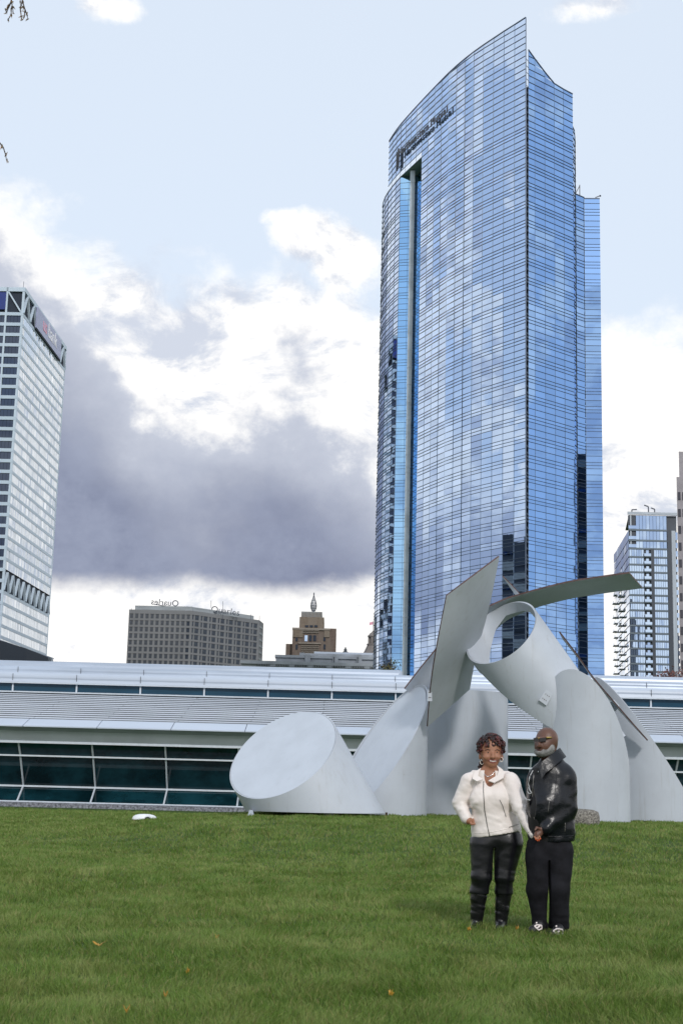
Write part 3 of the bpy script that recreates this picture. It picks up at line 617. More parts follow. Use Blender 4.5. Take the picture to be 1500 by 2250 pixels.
# lower glazed wing in front of its foot
pw = empty('glazed_annex', 'low dark glass office wing in front of the white bank tower', 'building')
(wp, wz) = planline([(-40, 1394), (0, 1405), (60, 1424), (117, 1447)], 420.0)
q = MB()
for i in range(3): q.poly([(*wp[i], 0), (*wp[i + 1], 0), (*wp[i + 1], wz - .2), (*wp[i], wz - .2)])
q.poly([(x, y, wz - .2) for x, y in wp] + [(wp[3][0] - 45, wp[3][1] + 5, wz - .2)]); q.build('core', 'tower_core', pw)
ta, tb = Vector((*wp[0], 0)), Vector((*wp[3], 0)); te = (tb - ta).normalized(); tn = Vector((te.y, -te.x, 0)); tn = tn if tn.dot(ta) < 0 else -tn; ang = math.atan2(te.y, te.x); n = 34; st = (tb - ta).length / n
for k in range(n):
    c_ = ta + te * ((k + .5) * st) + tn * .1; rg = random.Random(k)
    piece('glass_pane', 'side_glass' if k < 19 else 'dark_glass', (c_.x, c_.y, wz / 2), (st * .9, .08, wz - .5), pw, (0, 0, ang + rg.gauss(0, .02)))
    c_ = ta + te * (k * st) + tn * .2; piece('fin', 'pier_grey' if k > 18 else 'tower_mullion', (c_.x, c_.y, wz / 2), (.16, .3, wz), pw, (0, 0, ang))
for z in np.arange(wz - 15, wz + .1, 3.0): c_ = (ta + tb) / 2 + tn * .25; piece('floor_band', 'tower_mullion', (c_.x, c_.y, z), (st * n, .2, .35), pw, (0, 0, ang))

# ------------------------------------------------------------------ grey slab building with roof letters
mat('slab_grey', (.20, .205, .215), .8, 0, .10, .12, col2=(.175, .18, .19)); mat('slab_trim', (.30, .33, .35), .6); mat('slab_window', (.085, .10, .125), .15, 0, .3, .3); mat('slab_reveal', (.075, .075, .078), .8)
(qp, qz) = planline([(284.2, 1339), (421.7, 1341.8), (570, 1362.7), (579, 1370)], 505.0)
sl = empty('slab_building', 'wide grey concrete hotel block with rows of square windows and roof lettering', 'building')
bk_pts = [(qp[3][0] - 2, qp[3][1] + 18), (qp[0][0] + 4, qp[0][1] + 40)]
loop = qp + bk_pts
q = MB(); q.poly([(x, y, qz) for x, y in loop])
for i in range(len(loop)): a, b_ = loop[i], loop[(i + 1) % len(loop)]; q.poly([(*a, 0), (*b_, 0), (*b_, qz), (*a, qz)])
q.build('wall', 'slab_grey', sl, fix=True)
def face_pt(a, b_, s, off): 
    a, b_ = Vector((*a, 0)), Vector((*b_, 0)); e = (b_ - a).normalized(); nn = Vector((e.y, -e.x, 0)); nn = nn if nn.dot(a) < 0 else -nn
    return a + (b_ - a) * s + nn * off, math.atan2(e.y, e.x)
fh = 2.36; odd = {(11, 1), (11, 2), (11, 3), (11, 5), (11, 6)}
def win(a, b_, s, z, wd, ht, dark=False):
    p0, ang = face_pt(a, b_, s, .02); piece('window', 'tower_core' if dark else 'slab_window', (p0.x, p0.y, z), (wd, .12, ht), sl, (0, 0, ang))
    p0, ang = face_pt(a, b_, s, .10); piece('window_head', 'slab_reveal', (p0.x, p0.y, z + ht / 2 + .08), (wd + .2, .3, .14), sl, (0, 0, ang)); 
RW = (Vector(qp[2]) - Vector(qp[1])).length; LW = (Vector(qp[1]) - Vector(qp[0])).length
for r_ in range(8):
    z = qz - 2.3 - r_ * fh
    for i in range(12): win(qp[0], qp[1], (i + .55) / 12.15, z, LW / 12 * .56, 1.45, (i, r_) in odd)
    for i in range(8):
        win(qp[1], qp[2], (i + .62) / 8.1, z, RW / 8 * .40, 1.5); win(qp[1], qp[2], (i + .16) / 8.1, z, RW / 8 * .13, 1.5)
for r_ in range(8): p0, ang = face_pt(qp[2], qp[3], .5, .05); piece('floor_band', 'slab_trim', (p0.x, p0.y, qz - 2.3 - r_ * fh), ((Vector(qp[3]) - Vector(qp[2])).length * .7, .15, .7), sl, (0, 0, ang))
for a, b_ in ((qp[0], qp[1]), (qp[1], qp[2])):
    p0, ang = face_pt(a, b_, .53, -3.0); L_ = (Vector(b_) - Vector(a)).length; piece('parapet', 'slab_trim', (p0.x, p0.y, qz + .6), (L_ * .92, .5, 2.4), sl, (0, 0, ang))
xq, zq = P(491, 1344, 508)[0], P(491, 1344, 508)[2]
text_mesh('Quarles', 'sign_dark', 3.3, .12, 'letters', sl, Matrix(((.98, 0, 0, xq), (.2, 0, -1, 508 + 8), (0, 1, -.02, zq + .2), (0, 0, 0, 1))) @ Matrix.Rotation(math.radians(-5), 4, 'Z'))
xq, zq = P(362, 1332, 520)[0], P(362, 1332, 520)[2]
text_mesh('Quarles', 'sign_dark', 3.2, .12, 'letters', sl, Matrix(((-1.0, 0, 0, xq), (0, 0, 1, 520), (0, 1, 0, zq + .3), (0, 0, 0, 1))) @ Matrix.Rotation(math.radians(3), 4, 'Z'))
q = MB(); pa = P(336, 1327, 520.4); pb = P(395, 1338, 520.4); q.bar(pa, pb, .2, .25); q.build('sign_rail', 'sign_dark', sl)
q = MB()
for px, y0, y1 in ((490, 1362, 1321), (464, 1336, 1320), (412, 1342, 1332), (551, 1362, 1350), (570, 1365, 1352), (289, 1340, 1336)): a, b_ = P(px, y0, 512), P(px, y1, 512); q.bar(a, b_, .14, .14)
q.build('antennas', 'sign_dark', sl)

# ------------------------------------------------------------------ stepped brick tower with the flame
def brick_mat(name, c1, c2, mortar, sc):
    m = bpy.data.materials.new(name); m.use_nodes = True; t = NT(m.node_tree); b = t.n['Principled BSDF']; v = t.new('ShaderNodeTexCoord').outputs['Object']
    n_ = t.noise(v, 1.3, 6, .7); nb = t.noise(t.vmul(v, (1, 1, .12)), .35, 3, .6)
    cc = t.mix(t.step(n_, .35, .65), c1, c2); cc = t.mix(t.math('MULTIPLY', t.step(nb, .42, .6), .5), cc, mortar)
    t.put(b.inputs['Base Color'], cc); b.inputs['Roughness'].default_value = .85; MAT[name] = m
brick_mat('brick', (.155, .112, .092), (.105, .078, .066), (.185, .155, .130), 1); brick_mat('brick_pale', (.20, .16, .12), (.145, .115, .09), (.22, .19, .16), 1)
mat('flame_glass', (.55, .55, .56), .3, .2, .1); mat('trim_stone', (.25, .22, .19), .8)
ga = empty('brick_tower', 'stepped brown brick tower crowned by a glass flame finial', 'tower')
YG = 560.0
def gbox(name, x0, x1, y0, y1, m, dy=0.0, dd=14):           # a block seen between two pixel columns, its top at y0
    a = P(x0, y0, YG + dy); b_ = P(x1, y0, YG + dy); z1 = a[2] if y1 is None else a[2]; zb_ = P(x0, y1, YG + dy)[2]
    q = MB(); q.box(a[0], b_[0], YG + dy, YG + dy + dd, zb_, (a[2] + b_[2]) / 2); return q.build(name, m, ga), a[0], b_[0], zb_, a[2]
gbox('block', 628, 662, 1415, 1500, 'brick', 3, 18); gbox('block', 643, 739, 1380, 1500, 'brick', 0, 26); gbox('block', 643, 666, 1379, 1400, 'brick_pale', -.4, 2); gbox('block', 712, 724, 1381, 1400, 'brick_pale', -.4, 2)
gbox('block', 658, 712, 1356, 1382, 'brick_pale', 3, 20); gbox('crown_block', 662, 708, 1344, 1357, 'slab_trim', 5, 16)
for i in range(15): a = P(663.5 + i * 3.05, 1345, YG + 4.8); z2 = P(663, 1356, YG + 4.8)[2]; piece('crown_rib', 'trim_stone', (a[0], YG + 4.8, (a[2] + z2) / 2), (.22, .4, a[2] - z2), ga)
gbox('cornice', 642, 725, 1380, 1383, 'trim_stone', -.6, 2); gbox('cornice', 655, 705, 1412, 1414, 'trim_stone', -.6, 1)
for px in (672.5, 682, 691.5, 652, 713): a = P(px, 1396, YG - .1); z2 = P(px, 1409, YG)[2]; piece('window', 'tower_core' if px != 672.5 else 'pale_glass', (a[0], YG - .05, (a[2] + z2) / 2), (1.15 if px not in (652, 713) else .8, .3, a[2] - z2), ga)
for px in (652, 713): a = P(px, 1416, YG - .1); z2 = P(px, 1427, YG)[2]; piece('window', 'tower_core', (a[0], YG - .05, (a[2] + z2) / 2), (.8, .3, a[2] - z2), ga)
for px in (674, 684, 694): a = P(px, 1376, YG + 2.9); piece('window', 'tower_core', (a[0], YG + 2.9, a[2]), (1.3, .3, .8), ga)
for px0, rows_ in ((680, (1387, 1391)), (680, (1420, 1424, 1428, 1432, 1436))):
    for y in rows_:
        q = MB()
        for i in range(10): a = P(662 + i * 3.8, y, YG - .3); b_ = P(663.9 + i * 3.8, y - 2.4, YG - .3); c_ = P(665.8 + i * 3.8, y, YG - .3); q.bar(a, b_, .3, .3, up=(0, 1, 0)); q.bar(b_, c_, .3, .3, up=(0, 1, 0))
        q.build('brick_zigzag', 'trim_stone', ga)
c_ = P(688.5, 1344, YG + 12); tz = P(688.5, 1307, YG + 12)[2]; hh = tz - c_[2]
fp = [(.5, 0), (.75, .06), (1.15, .2), (1.28, .34), (1.15, .5), (.8, .66), (.38, .82), (.12, .95), (.05, 1)]
q = MB(); q.lathe([(r_ * .94, z * hh) for r_, z in fp], tuple(c_), 16); fo = q.build('flame', 'flame_glass', ga, smooth=True)
q = MB()
for k in range(8): t_ = math.pi * 2 * k / 8 + .2; q.tube([(c_[0] + r_ * math.cos(t_), c_[1] + r_ * math.sin(t_), c_[2] + z * hh) for r_, z in fp], .08, 4)
for r_, z in fp[1:6]: q.tube([(c_[0] + r_ * math.cos(a_), c_[1] + r_ * math.sin(a_), c_[2] + z * hh) for a_ in np.linspace(0, 6.283, 17)], .07, 4)
q.build('flame_ribs', 'sign_dark', fo); q = MB(); q.lathe([(.1, 0), (.22, .3), (.22, .9), (.05, 1.3)], (c_[0], c_[1], tz - .3), 8); q.build('flame_tip', 'sign_dark', fo)

# ------------------------------------------------------------------ pale stone courthouse with balustrade, and its lantern
mat('courthouse', (.30, .33, .37), .7, 0, .12, .2); mat('courthouse_dark', (.06, .07, .08), .8)
ch = empty('courthouse', 'long pale grey stone courthouse with balustrade and stepped attic', 'building')
YC = 470.0
def cbox(name, x0, x1, y0, y1, m='courthouse', dy=0, dd=10):
    a = P(x0, y0, YC + dy); b_ = P(x1, y0, YC + dy); zb_ = min(P(x0, y1, YC + dy)[2], P(x1, y1, YC + dy)[2]); q = MB(); q.box(a[0], b_[0], YC + dy, YC + dy + dd, zb_, (a[2] + b_[2]) / 2); return q.build(name, m, ch)
cbox('wall', 530, 850, 1461, 1500, dd=30); cbox('cornice', 528, 850, 1454.5, 1457.5, dy=-.8, dd=1.5)
z0, z1 = P(690, 1467, YC)[2], P(690, 1458, YC)[2]
for k in range(-4, 8):
    xa = P(552 + (k + 1) * 41.4, 1462, YC)[0]
    if xa > P(850, 1462, YC)[0]: break
    if k >= 0 - 0: piece('balustrade_pier', 'courthouse', (xa + .9, YC - .4, (z0 + z1) / 2), (1.8, .6, z1 - z0), ch)
    if k >= 0:
        piece('balustrade_gap', 'courthouse_dark', (xa - 2.2, YC - .15, (z0 + z1) / 2), (4.4, .2, z1 - z0 - .3), ch)
        for j in range(8): piece('baluster', 'courthouse', (xa - 4.1 + j * .55, YC - .45, (z0 + z1) / 2), (.26, .26, z1 - z0 - .3), ch)
cbox('attic', 606, 850, 1444, 1458, dy=3, dd=20); cbox('attic_cornice', 604, 850, 1441.5, 1444, dy=2.4, dd=22); cbox('attic', 668, 850, 1437.5, 1442, dy=5, dd=18); cbox('roof', 690, 842, 1433.5, 1437.8, 'white_panel', dy=7, dd=14); cbox('vent_house', 658, 668, 1434, 1444, dy=4, dd=4)
for px in (670, 731, 783): cbox('attic_pier', px, px + 12, 1438, 1457, dy=2.2, dd=1)
for px in (733, 785): cbox('downpipe', px, px + 1.6, 1443, 1456, 'courthouse_dark', dy=1.9, dd=.5)
c_ = P(758.5, 1434, YC + 12); q = MB(); q.lathe([(.9, -1), (.9, .3), (.55, .4), (.55, 1.1), (.3, 1.3), (.25, 1.7), (.02, 1.9)], tuple(c_), 8); q.build('roof_urn', 'courthouse_dark', ch)
lt = empty('lantern_tower', 'small grey stone lantern tower with flagpole behind the courthouse roof', 'tower')
mat('lantern_stone', (.20, .18, .17), .8, 0, .15, .3); YL = 500
a = P(818, 1440, YL); zt_ = P(818, 1418, YL)[2]; zc = P(818, 1400, YL)[2]; zd = P(818, 1391, YL)[2]; q = MB(); q.lathe([(4.2, -14), (3.6, 0), (1.9, zt_ - a[2]), (2.1, zt_ - a[2]), (2.1, zt_ - a[2] + .5)], tuple(a), 8); q.build('roof', 'lantern_stone', lt)
for k in range(6): t_ = k * math.pi / 3 + .3; piece('column', 'lantern_stone', (a[0] + 1.3 * math.cos(t_), YL + 1.3 * math.sin(t_), (zt_ + zc) / 2 + .3), (.7, .7, zc - zt_), lt, (0, 0, t_))
q = MB(); q.lathe([(1.85, 0), (1.85, .5), (1.5, .7), (1.1, 1.3), (.5, 1.7), (.1, 2.3)], (a[0], YL, zc), 12); q.build('dome', 'lantern_stone', lt, smooth=True)
tp = P(818, 1365, YL)[2]; q = MB(); q.bar((a[0], YL, zd), (a[0], YL, tp), .16, .16); q.build('flagpole', 'sign_dark', lt)
q = MB(); q.grid([[(a[0] - .05 - .32 * i, YL + .12 * math.sin(i * 1.3), tp - .1 - .1 * i - s_ * 1.0) for i in range(5)] for s_ in (0, .5, 1)]); solid(q.build('flag', 'sign_red', lt), .02)

# ------------------------------------------------------------------ glass apartment tower at the right
mat('apt_dark', (.050, .062, .085), .5, .1, .1, .1); mat('apt_slab', (.13, .17, .21), .5); mat('apt_grey', (.42, .47, .54), .5)
ap = empty('apartment_tower', 'pale blue glass apartment tower with stacked balconies at the right', 'skyscraper')
YA = 480.0
X = lambda px, y=1300: P(px, y, YA)[0]
zz = lambda py: P(1420, py, YA)[2]
(lp, lz) = planline([(1381, 1130), (1347, 1187)], YA); bl = lp[1]
xL, xR = X(1380, 1200), X(1487, 1200); zr = zz(1129)
q = MB(); q.poly([(xL + .3, YA + .8, 0), (xR, YA + .8, 0), (xR, YA + .8, zr - .4), (xL + .3, YA + .8, zr - .4)]); q.poly([(xR, YA + .8, 0), (xR, YA + 60, 0), (xR, YA + 60, zr - .4), (xR, YA + .8, zr - .4)]); q.poly([(xL + .3, YA + .8, zr - .4), (xR, YA + .8, zr - .4), (xR + 4, YA + 30, zr - .4), (xL + 5, YA + 30, zr - .4)]); q.build('core', 'apt_dark', ap)
fl_y = [1131, 1165, 1188, 1206]; y = 1224.5
while y < 1500: fl_y.append(y); y += 16.75
xb0, xb1, xc1 = X(1414.5), X(1429.5), X(1437); xd0, xd1, xe1 = X(1466.5), X(1476), X(1485)
piece('dark_column', 'apt_dark', ((xb1 + xc1) / 2, YA - .1, zz(1206) / 2), (xc1 - xb1, .5, zz(1206)), ap); piece('dark_column', 'apt_dark', ((xd0 + xd1) / 2, YA - .1, zz(1165) / 2), (xd1 - xd0, .5, zz(1165)), ap); piece('grey_column', 'apt_grey', ((xd1 + xe1) / 2, YA - .05, zz(1165) / 2), (xe1 - xd1, .4, zz(1165)), ap)
piece('roof_band', 'apt_grey', ((xL + xR) / 2, YA - .1, zr + .1), (xR - xL + .4, .6, .9), ap)
rg = random.Random(4)
for i in range(len(fl_y) - 1):
    zt_, zb_ = zz(fl_y[i]) - .35, zz(fl_y[i + 1]) + .35
    def bays_(xa, xb, n):
        for j in range(n):
            w_ = (xb - xa) / n; piece('glass_pane', 'pale_glass', (xa + (j + .5) * w_, YA + .1, (zt_ + zb_) / 2), (w_ - .10, .08, zt_ - zb_), ap, (rg.gauss(0, .006), 0, rg.gauss(0, .006)))
    if i < 3: bays_(X(1398), X(1466), 9)
    else: bays_(xL + .2, xb0, 6); bays_(xc1, xd0, 6)
    piece('slab_edge', 'apt_slab', ((xL + xd0) / 2, YA - .05, zz(fl_y[i + 1])), (xd0 - xL, .35, .55), ap)
    if i < 3:
        piece('terrace_recess', 'apt_dark', ((xL + X(1398)) / 2, YA + .5, (zt_ + zb_) / 2), (X(1398) - xL, .3, zt_ - zb_), ap); piece('terrace_rail', 'pale_glass', ((xL + X(1398)) / 2, YA - .3, zb_ + .55), (X(1398) - xL, .08, 1.1), ap); piece('terrace_post', 'apt_grey', (xL + .8, YA + .1, (zt_ + zb_) / 2), (.5, .3, zt_ - zb_), ap)
    else:
        bal = link('balcony', None, ap)
        piece('recess', 'apt_dark', ((xb0 + xb1) / 2, YA + .3, (zt_ + zb_) / 2), (xb1 - xb0, .2, zt_ - zb_ + .6), bal); piece('door_glass', 'pale_glass', ((xb0 + xb1) / 2 + .1, YA + .15, (zt_ + zb_) / 2 + .1), (.9, .06, zt_ - zb_ - .4), bal); piece('rail_glass', 'pale_glass', ((xb0 + xb1) / 2, YA - .7, zb_ + .45), (xb1 - xb0, .06, .9), bal); piece('slab', 'apt_slab', ((xb0 + xb1) / 2, YA - .35, zb_ - .2), (xb1 - xb0, .8, .3), bal)
    if i > 0: piece('side_window', 'dark_glass' if i > 13 else 'pale_glass', (X(1487.5), YA + .1, (zt_ + zb_) / 2), (.7, .2, zt_ - zb_ - .3), ap)
# its receding left flank, with staggered balconies
La = Vector((xL, YA, 0)); Lb = Vector((bl[0], bl[1], 0)); e = (Lb - La); Ln = e.length; e.normalize(); ang = math.atan2(e.y, e.x); nn = Vector((-e.y, e.x, 0)); nn = nn if nn.x < 0 else -nn
for i in range(1, len(fl_y) - 1):
    zt_, zb_ = zz(fl_y[i]), zz(fl_y[i + 1])
    for j in range(6):
        p0 = La + e * (Ln * (j + .5) / 6) - nn * .05
        if i < 4 and j in (1, 2, 3, 4): pass
        piece('glass_pane', 'pale_glass' if j % 2 == 0 else 'bank_glass', (p0.x, p0.y, (zt_ + zb_) / 2), (Ln / 6 - .3, .1, zt_ - zb_ - .35), ap, (0, 0, ang + rg.gauss(0, .01)))
    if i >= 4:
        for j in (1, 3):
            p0 = La + e * (Ln * (.22 + .19 * j + (.07 if i % 2 else 0))) + nn * .9; bl2 = link('balcony', None, ap)
            piece('slab', 'apt_grey', (p0.x - nn.x * .2, p0.y, zb_ + .1), (4.0, 1.2, .3), bl2, (0, 0, ang)); piece('rail', 'pale_glass', (p0.x + nn.x * .3, p0.y + nn.y * .7, zb_ + .65), (4.0, .1, .8), bl2, (0, 0, ang))
q = MB(); q.poly([La + Vector((0, 0, 0)) + e * .5 - nn * -.0 + Vector((.5, 0, 0)), Lb + Vector((.5, 0, 0)), Lb + Vector((.5, 0, zz(1165))), La + Vector((.5, .5, zz(1165)))]); q.build('flank', 'apt_dark', ap)
q = MB()
for px, y0, x1, y1 in ((1387, 1129, 1387, 1120), (1387, 1120, 1398, 1119.5), (1424, 1130, 1423, 1113), (1423, 1113, 1414, 1110), (1437, 1130, 1437, 1119), (1437, 1119, 1429, 1116)): q.bar(P(px, y0, YA + 6), P(x1, y1, YA + 6), .35, .35)
q.build('roof_davits', 'apt_dark', ap)

# ------------------------------------------------------------------ grey granite block at the right edge
mat('granite', (.36, .34, .37), .7, 0, .08, .4); mat('granite_window', (.05, .05, .07), .1)
gr = empty('granite_building', 'pinkish grey stone office block cut off by the right edge', 'building')
YR = 330.0; xg = P(1489, 1250, YR)[0]; zg1 = P(1489, 1048, YR)[2]; zg2 = P(1493, 990, YR)[2]
q = MB(); q.hexa([(xg, YR, 0), (xg + 40, YR, 0), (xg + 46, YR + 30, 0), (xg + 8, YR + 30, 0)], [(xg, YR, zg1), (xg + 40, YR, zg1), (xg + 46, YR + 30, zg1), (xg + 8, YR + 30, zg1)]); q.hexa([(xg + .9, YR + 1, zg1), (xg + 39, YR + 1, zg1), (xg + 44, YR + 29, zg1), (xg + 9, YR + 29, zg1)], [(xg + .9, YR + 1, zg2), (xg + 39, YR + 1, zg2), (xg + 44, YR + 29, zg2), (xg + 9, YR + 29, zg2)]); q.build('wall', 'granite', gr)
y = 1090
while y < 1490:
    for i in range(12):
        piece('window', 'granite_window', (xg + .55 + i * 1.05 + (i // 2) * .5, YR - .02, P(1492, y, YR)[2]), (.62, .2, 1.9), gr)
    y += 37

# ------------------------------------------------------------------ two office towers outside the frame that the mirror glass shows
def side_tower(label, x0, x1, y0, y1, h, wx):
    t = empty('office_tower', label, 'skyscraper', 'office towers mirrored in the glass skyscraper'); q = MB(); q.box(x0, x1, y0, y1, 0, h); q.box((x0 + x1) / 2 - 2, (x0 + x1) / 2 + 2, (y0 + y1) / 2 - 2, (y0 + y1) / 2 + 2, h, h + 5); q.build('wall', 'apt_dark', t)
    z = 4.0; i = 0
    while z < h - 2:
        piece('window_band', ('dark_glass', 'tower_core', 'slab_trim')[i % 3 if i % 4 else 2], (wx, (y0 + y1) / 2, z), (.4, (y1 - y0) * (.9 if i % 5 else .6), 1.9 if i % 3 else .9), t); z += 3.5; i += 1
side_tower('dark banded office tower mirrored in the narrow right strip of the skyscraper', 118, 130, 279, 318, 87, 117.9)
side_tower('dark banded office tower mirrored beside the sharp corner of the skyscraper', -125, -98, 283, 296, 72, -97.9)
# ------------------------------------------------------------------ trees
mat('bark', (.06, .045, .035), .9, 0, .3, 6, .4); mat('leaf_green', (.055, .075, .022), .6, 0, .4, 3, col2=(.10, .07, .025)); mat('leaf_red', (.11, .035, .032), .6, 0, .4, 2, col2=(.16, .06, .045)); mat('leaf_autumn', (.06, .055, .02), .6, 0, .3, 30, col2=(.28, .14, .02))
def leaves(centres, n, spread, size, name, m, parent, sq_=1.0):
    c_ = np.array(centres)[rng.integers(0, len(centres), n)]; p = c_ + rng.normal(0, 1, (n, 3)) * np.array([spread, spread, spread * sq_])
    a = rng.normal(0, 1, (n, 3)); a /= np.linalg.norm(a, axis=1)[:, None]; b_ = np.cross(a, rng.normal(0, 1, (n, 3))); b_ /= np.linalg.norm(b_, axis=1)[:, None]
    s = size * rng.uniform(.6, 1.4, (n, 1)); v = np.stack([p - a * s, p + b_ * s * .45, p + a * s, p - b_ * s * .45], 1).reshape(-1, 3)
    me = bpy.data.meshes.new(name); me.from_pydata(v.tolist(), [], [(4 * i, 4 * i + 1, 4 * i + 2, 4 * i + 3) for i in range(n)]); me.materials.append(MAT[m]); return link(name, me, parent)
def tree(label, cx, Y, ztop, rx, hz, m, name='tree', n=1800, size=.16, group=None, clumps=26):
    t = empty(name, label, 'tree', group); zg = 0.0; q = MB(); q.tube([(cx, Y, zg - .2), (cx + .1, Y, ztop * .4), (cx - .05, Y, ztop * .75)], [.22, .16, .08], 8)
    cs = []
    for i in range(clumps):
        a_ = rng.uniform(0, 6.283); r_ = rx * math.sqrt(rng.uniform(0, 1)); z = ztop - hz * (.08 + .9 * rng.uniform(0, 1)) - .5 * hz * (r_ / rx) ** 2; c_ = (cx + r_ * math.cos(a_), Y + r_ * math.sin(a_), z); cs.append(c_); q.tube([(cx, Y, ztop - hz * 1.1), c_], [.06, .015], 5)
    q.build('trunk', 'bark', t); leaves(cs, n, rx * .2, size, 'crown', m, t, .7); return t
c_ = P(862, 1470, 112); tree('small brownish green tree rising behind the museum roof beside the glass skyscraper', c_[0], 112, P(862, 1451, 112)[2], 1.2, 2.4, 'leaf_green', n=1500, size=.11)
c_ = P(1062, 1480, 112); tree('low green tree top seen under the tilted tube above the museum roof', c_[0], 112, P(1062, 1468, 112)[2], 1.3, 1.8, 'leaf_green', n=1200, size=.11)
for px, ptop, r_, lab in ((1456, 1476, 1.5, 'lower dark red leaved tree at the left end of the red clump above the roof'), (1494, 1462, 1.9, 'taller dark red leaved tree at the right edge above the museum roof')):
    c_ = P(px, 1485, 106); tree(lab, c_[0], 106, P(px, ptop, 106)[2], r_, 2.2, 'leaf_red', n=2600, size=.10, group='red leaved trees behind the museum roof', clumps=40)
# overhanging branches of a tree that stands left of the frame
bt = empty('overhanging_tree', 'tree at the left whose thin leafy twigs hang into the upper left corner', 'tree')
YB = 9.0; q = MB(); q.tube([(-4.6, 9.6, -.1), (-4.5, 9.55, 1.6), (-4.3, 9.4, 3.2), (-4.15, 9.3, 4.6), (-4.0, 9.2, 5.8)], [.17, .14, .11, .08, .05], 10)
b1 = P(-120, -140, YB); b2 = P(-100, 240, YB)
q.tube([(-4.15, 9.3, 4.4), b1], [.05, .025], 7); q.tube([(-4.3, 9.4, 3.6), b2], [.04, .02], 7); q.build('trunk', 'bark', bt)
tw = MB(); lf = []
def twig(pts, rad):
    w3 = [P(x, y, YB + random.uniform(-.05, .05)) for x, y in pts]; tw.tube(w3, [rad * (1 - .6 * i / (len(w3) - 1)) for i in range(len(w3))], 5); lf.extend(w3[1:])
tw.tube([b1, P(24, -30, YB)], [.02, .006], 6); tw.tube([b1, P(44, -35, YB)], [.02, .006], 6); tw.tube([b2, P(-20, 300, YB)], [.02, .007], 6)
for pts in (((24, -30), (26, 2), (28, 16), (30, 28)), ((26, 2), (20, 12), (14, 22)), ((25, 5), (16, 24), (12, 30)), ((27, 14), (24, 34), (18, 44)), ((44, -35), (50, 2), (54, 16), (60, 32), (62, 42)), ((50, 2), (45, 16), (47, 34), (48, 43)), ((53, 14), (56, 26), (54, 34)), ((-20, 300), (0, 314), (8, 324), (13, 340), (15, 352))): twig(pts, .006)
tw.build('twig', 'bark', bt)
for i in range(46):
    c_ = lf[i % len(lf)] + rng.normal(0, .006, 3); a_ = Vector(rng.normal(0, 1, 3)); a_.z -= 1.2; a_.normalize(); b_ = a_.cross(Vector((.3, 1, .2))).normalized(); s_ = random.uniform(.010, .019); q = MB()
    q.poly([-a_ * s_, b_ * s_ * .35, a_ * s_ * 1.3, -b_ * s_ * .35]); solid(q.build('leaf', 'leaf_autumn', bt, loc=tuple(c_)), .001)
# crown outside the frame
leaves([(-5.2 + rng.normal(0, .35), 9.2 + rng.normal(0, .6), 5.6 + rng.normal(0, .5)) for _ in range(25)], 1500, .25, .05, 'crown', 'leaf_autumn', bt)

# fallen leaves
for i, (px, py, s, lab) in enumerate(((217, 2087, .055, 'large yellow maple leaf fallen on the grass at lower left'), (476, 2072, .018, 'small orange leaf on the grass left of centre'), (858, 2194, .02, 'small orange leaf lying low on the right half of the lawn'), (412, 2148, .016, 'small orange leaf below the middle of the lawn'), (1030, 2056, .022, "brown leaf at the toe of the woman's boot"), (1135, 2052, .02, 'brown leaf between the two pairs of feet'), (277, 2238, .022, 'small orange leaf at the very bottom left'), (363, 2205, .016, 'dull orange leaf near the bottom left'))):
    d = ray(px, py); t_ = -CAMH / d[2]; p0 = np.array([0, 0, CAMH]) + d * t_; q = MB(); n = 14; z = float(g(p0[0], p0[1])) + .045
    pts = []
    for j in range(n): a_ = 2 * math.pi * j / n; r_ = s * (1.0 if j % 2 == 0 else .5) * random.uniform(.8, 1.1); pts.append((p0[0] + r_ * math.cos(a_), p0[1] + r_ * math.sin(a_), z + .014 * math.cos(a_ * 2 + i) + (0.015 if j % 2 == 0 else 0)))
    for j in range(n): q.poly([(p0[0], p0[1], z - .006), pts[j], pts[(j + 1) % n]])
    o = q.build('fallen_leaf', 'leaf_yellow'); solid(o, .002); tag(o, lab, 'leaf', 'fallen leaves on the lawn')
# ------------------------------------------------------------------ people
def skin_mat(name, col, col2, rough=.5):
    return mat(name, col, rough, 0, .1, 9, .15, 60, spec=.4, col2=col2)
skin_mat('skin_brown', (.37, .175, .105), (.31, .14, .082)); skin_mat('skin_dark', (.135, .066, .045), (.10, .048, .033), .40)
mat('jacket_cream', (.82, .76, .72), .5, 0, .04, 3, .22, 12, col2=(.77, .70, .66)); mat('leather_black', (.005, .006, .009), .27, 0, .2, 5, .22, 18, spec=.38, rvar=.08); mat('legging_black', (.008, .008, .011), .30, 0, .2, 6, .15, 14, spec=.5, rvar=.08)
mat('boot_black', (.008, .008, .010), .28, 0, .2, 8, .2, 20, rvar=.08); mat('denim_black', (.008, .008, .011), .8, 0, .3, 6, .2, 14, spec=.2); mat('shirt_black', (.008, .008, .009), .8)
mat('hair_dark', (.020, .010, .010), .45, 0, .3, 30, .5, 60); mat('hair_red', (.085, .018, .016), .45, 0, .5, 30, .5, 60); mat('beard_grey', (.25, .245, .24), .85, 0, .25, 40, .6, 120); mat('lip_dark', (.11, .045, .040), .45); mat('lip', (.26, .075, .070), .4); mat('teeth', (.75, .72, .68), .3); mat('eye_white', (.38, .36, .34), .2); mat('eye_dark', (.012, .008, .006), .15)
mat('lens_black', (.004, .004, .005), .06); mat('gold', (.75, .50, .16), .25, 1.0); mat('silver', (.70, .70, .72), .25, 1.0); mat('zip_grey', (.20, .19, .18), .35, .6); mat('nail_orange', (.85, .13, .03), .3); mat('shoe_black', (.014, .014, .016), .5, 0, .2, 20, .3); mat('strap_white', (.80, .72, .70), .4); mat('print_white', (.55, .56, .57), .6); mat('pearl', (.85, .80, .74), .25)

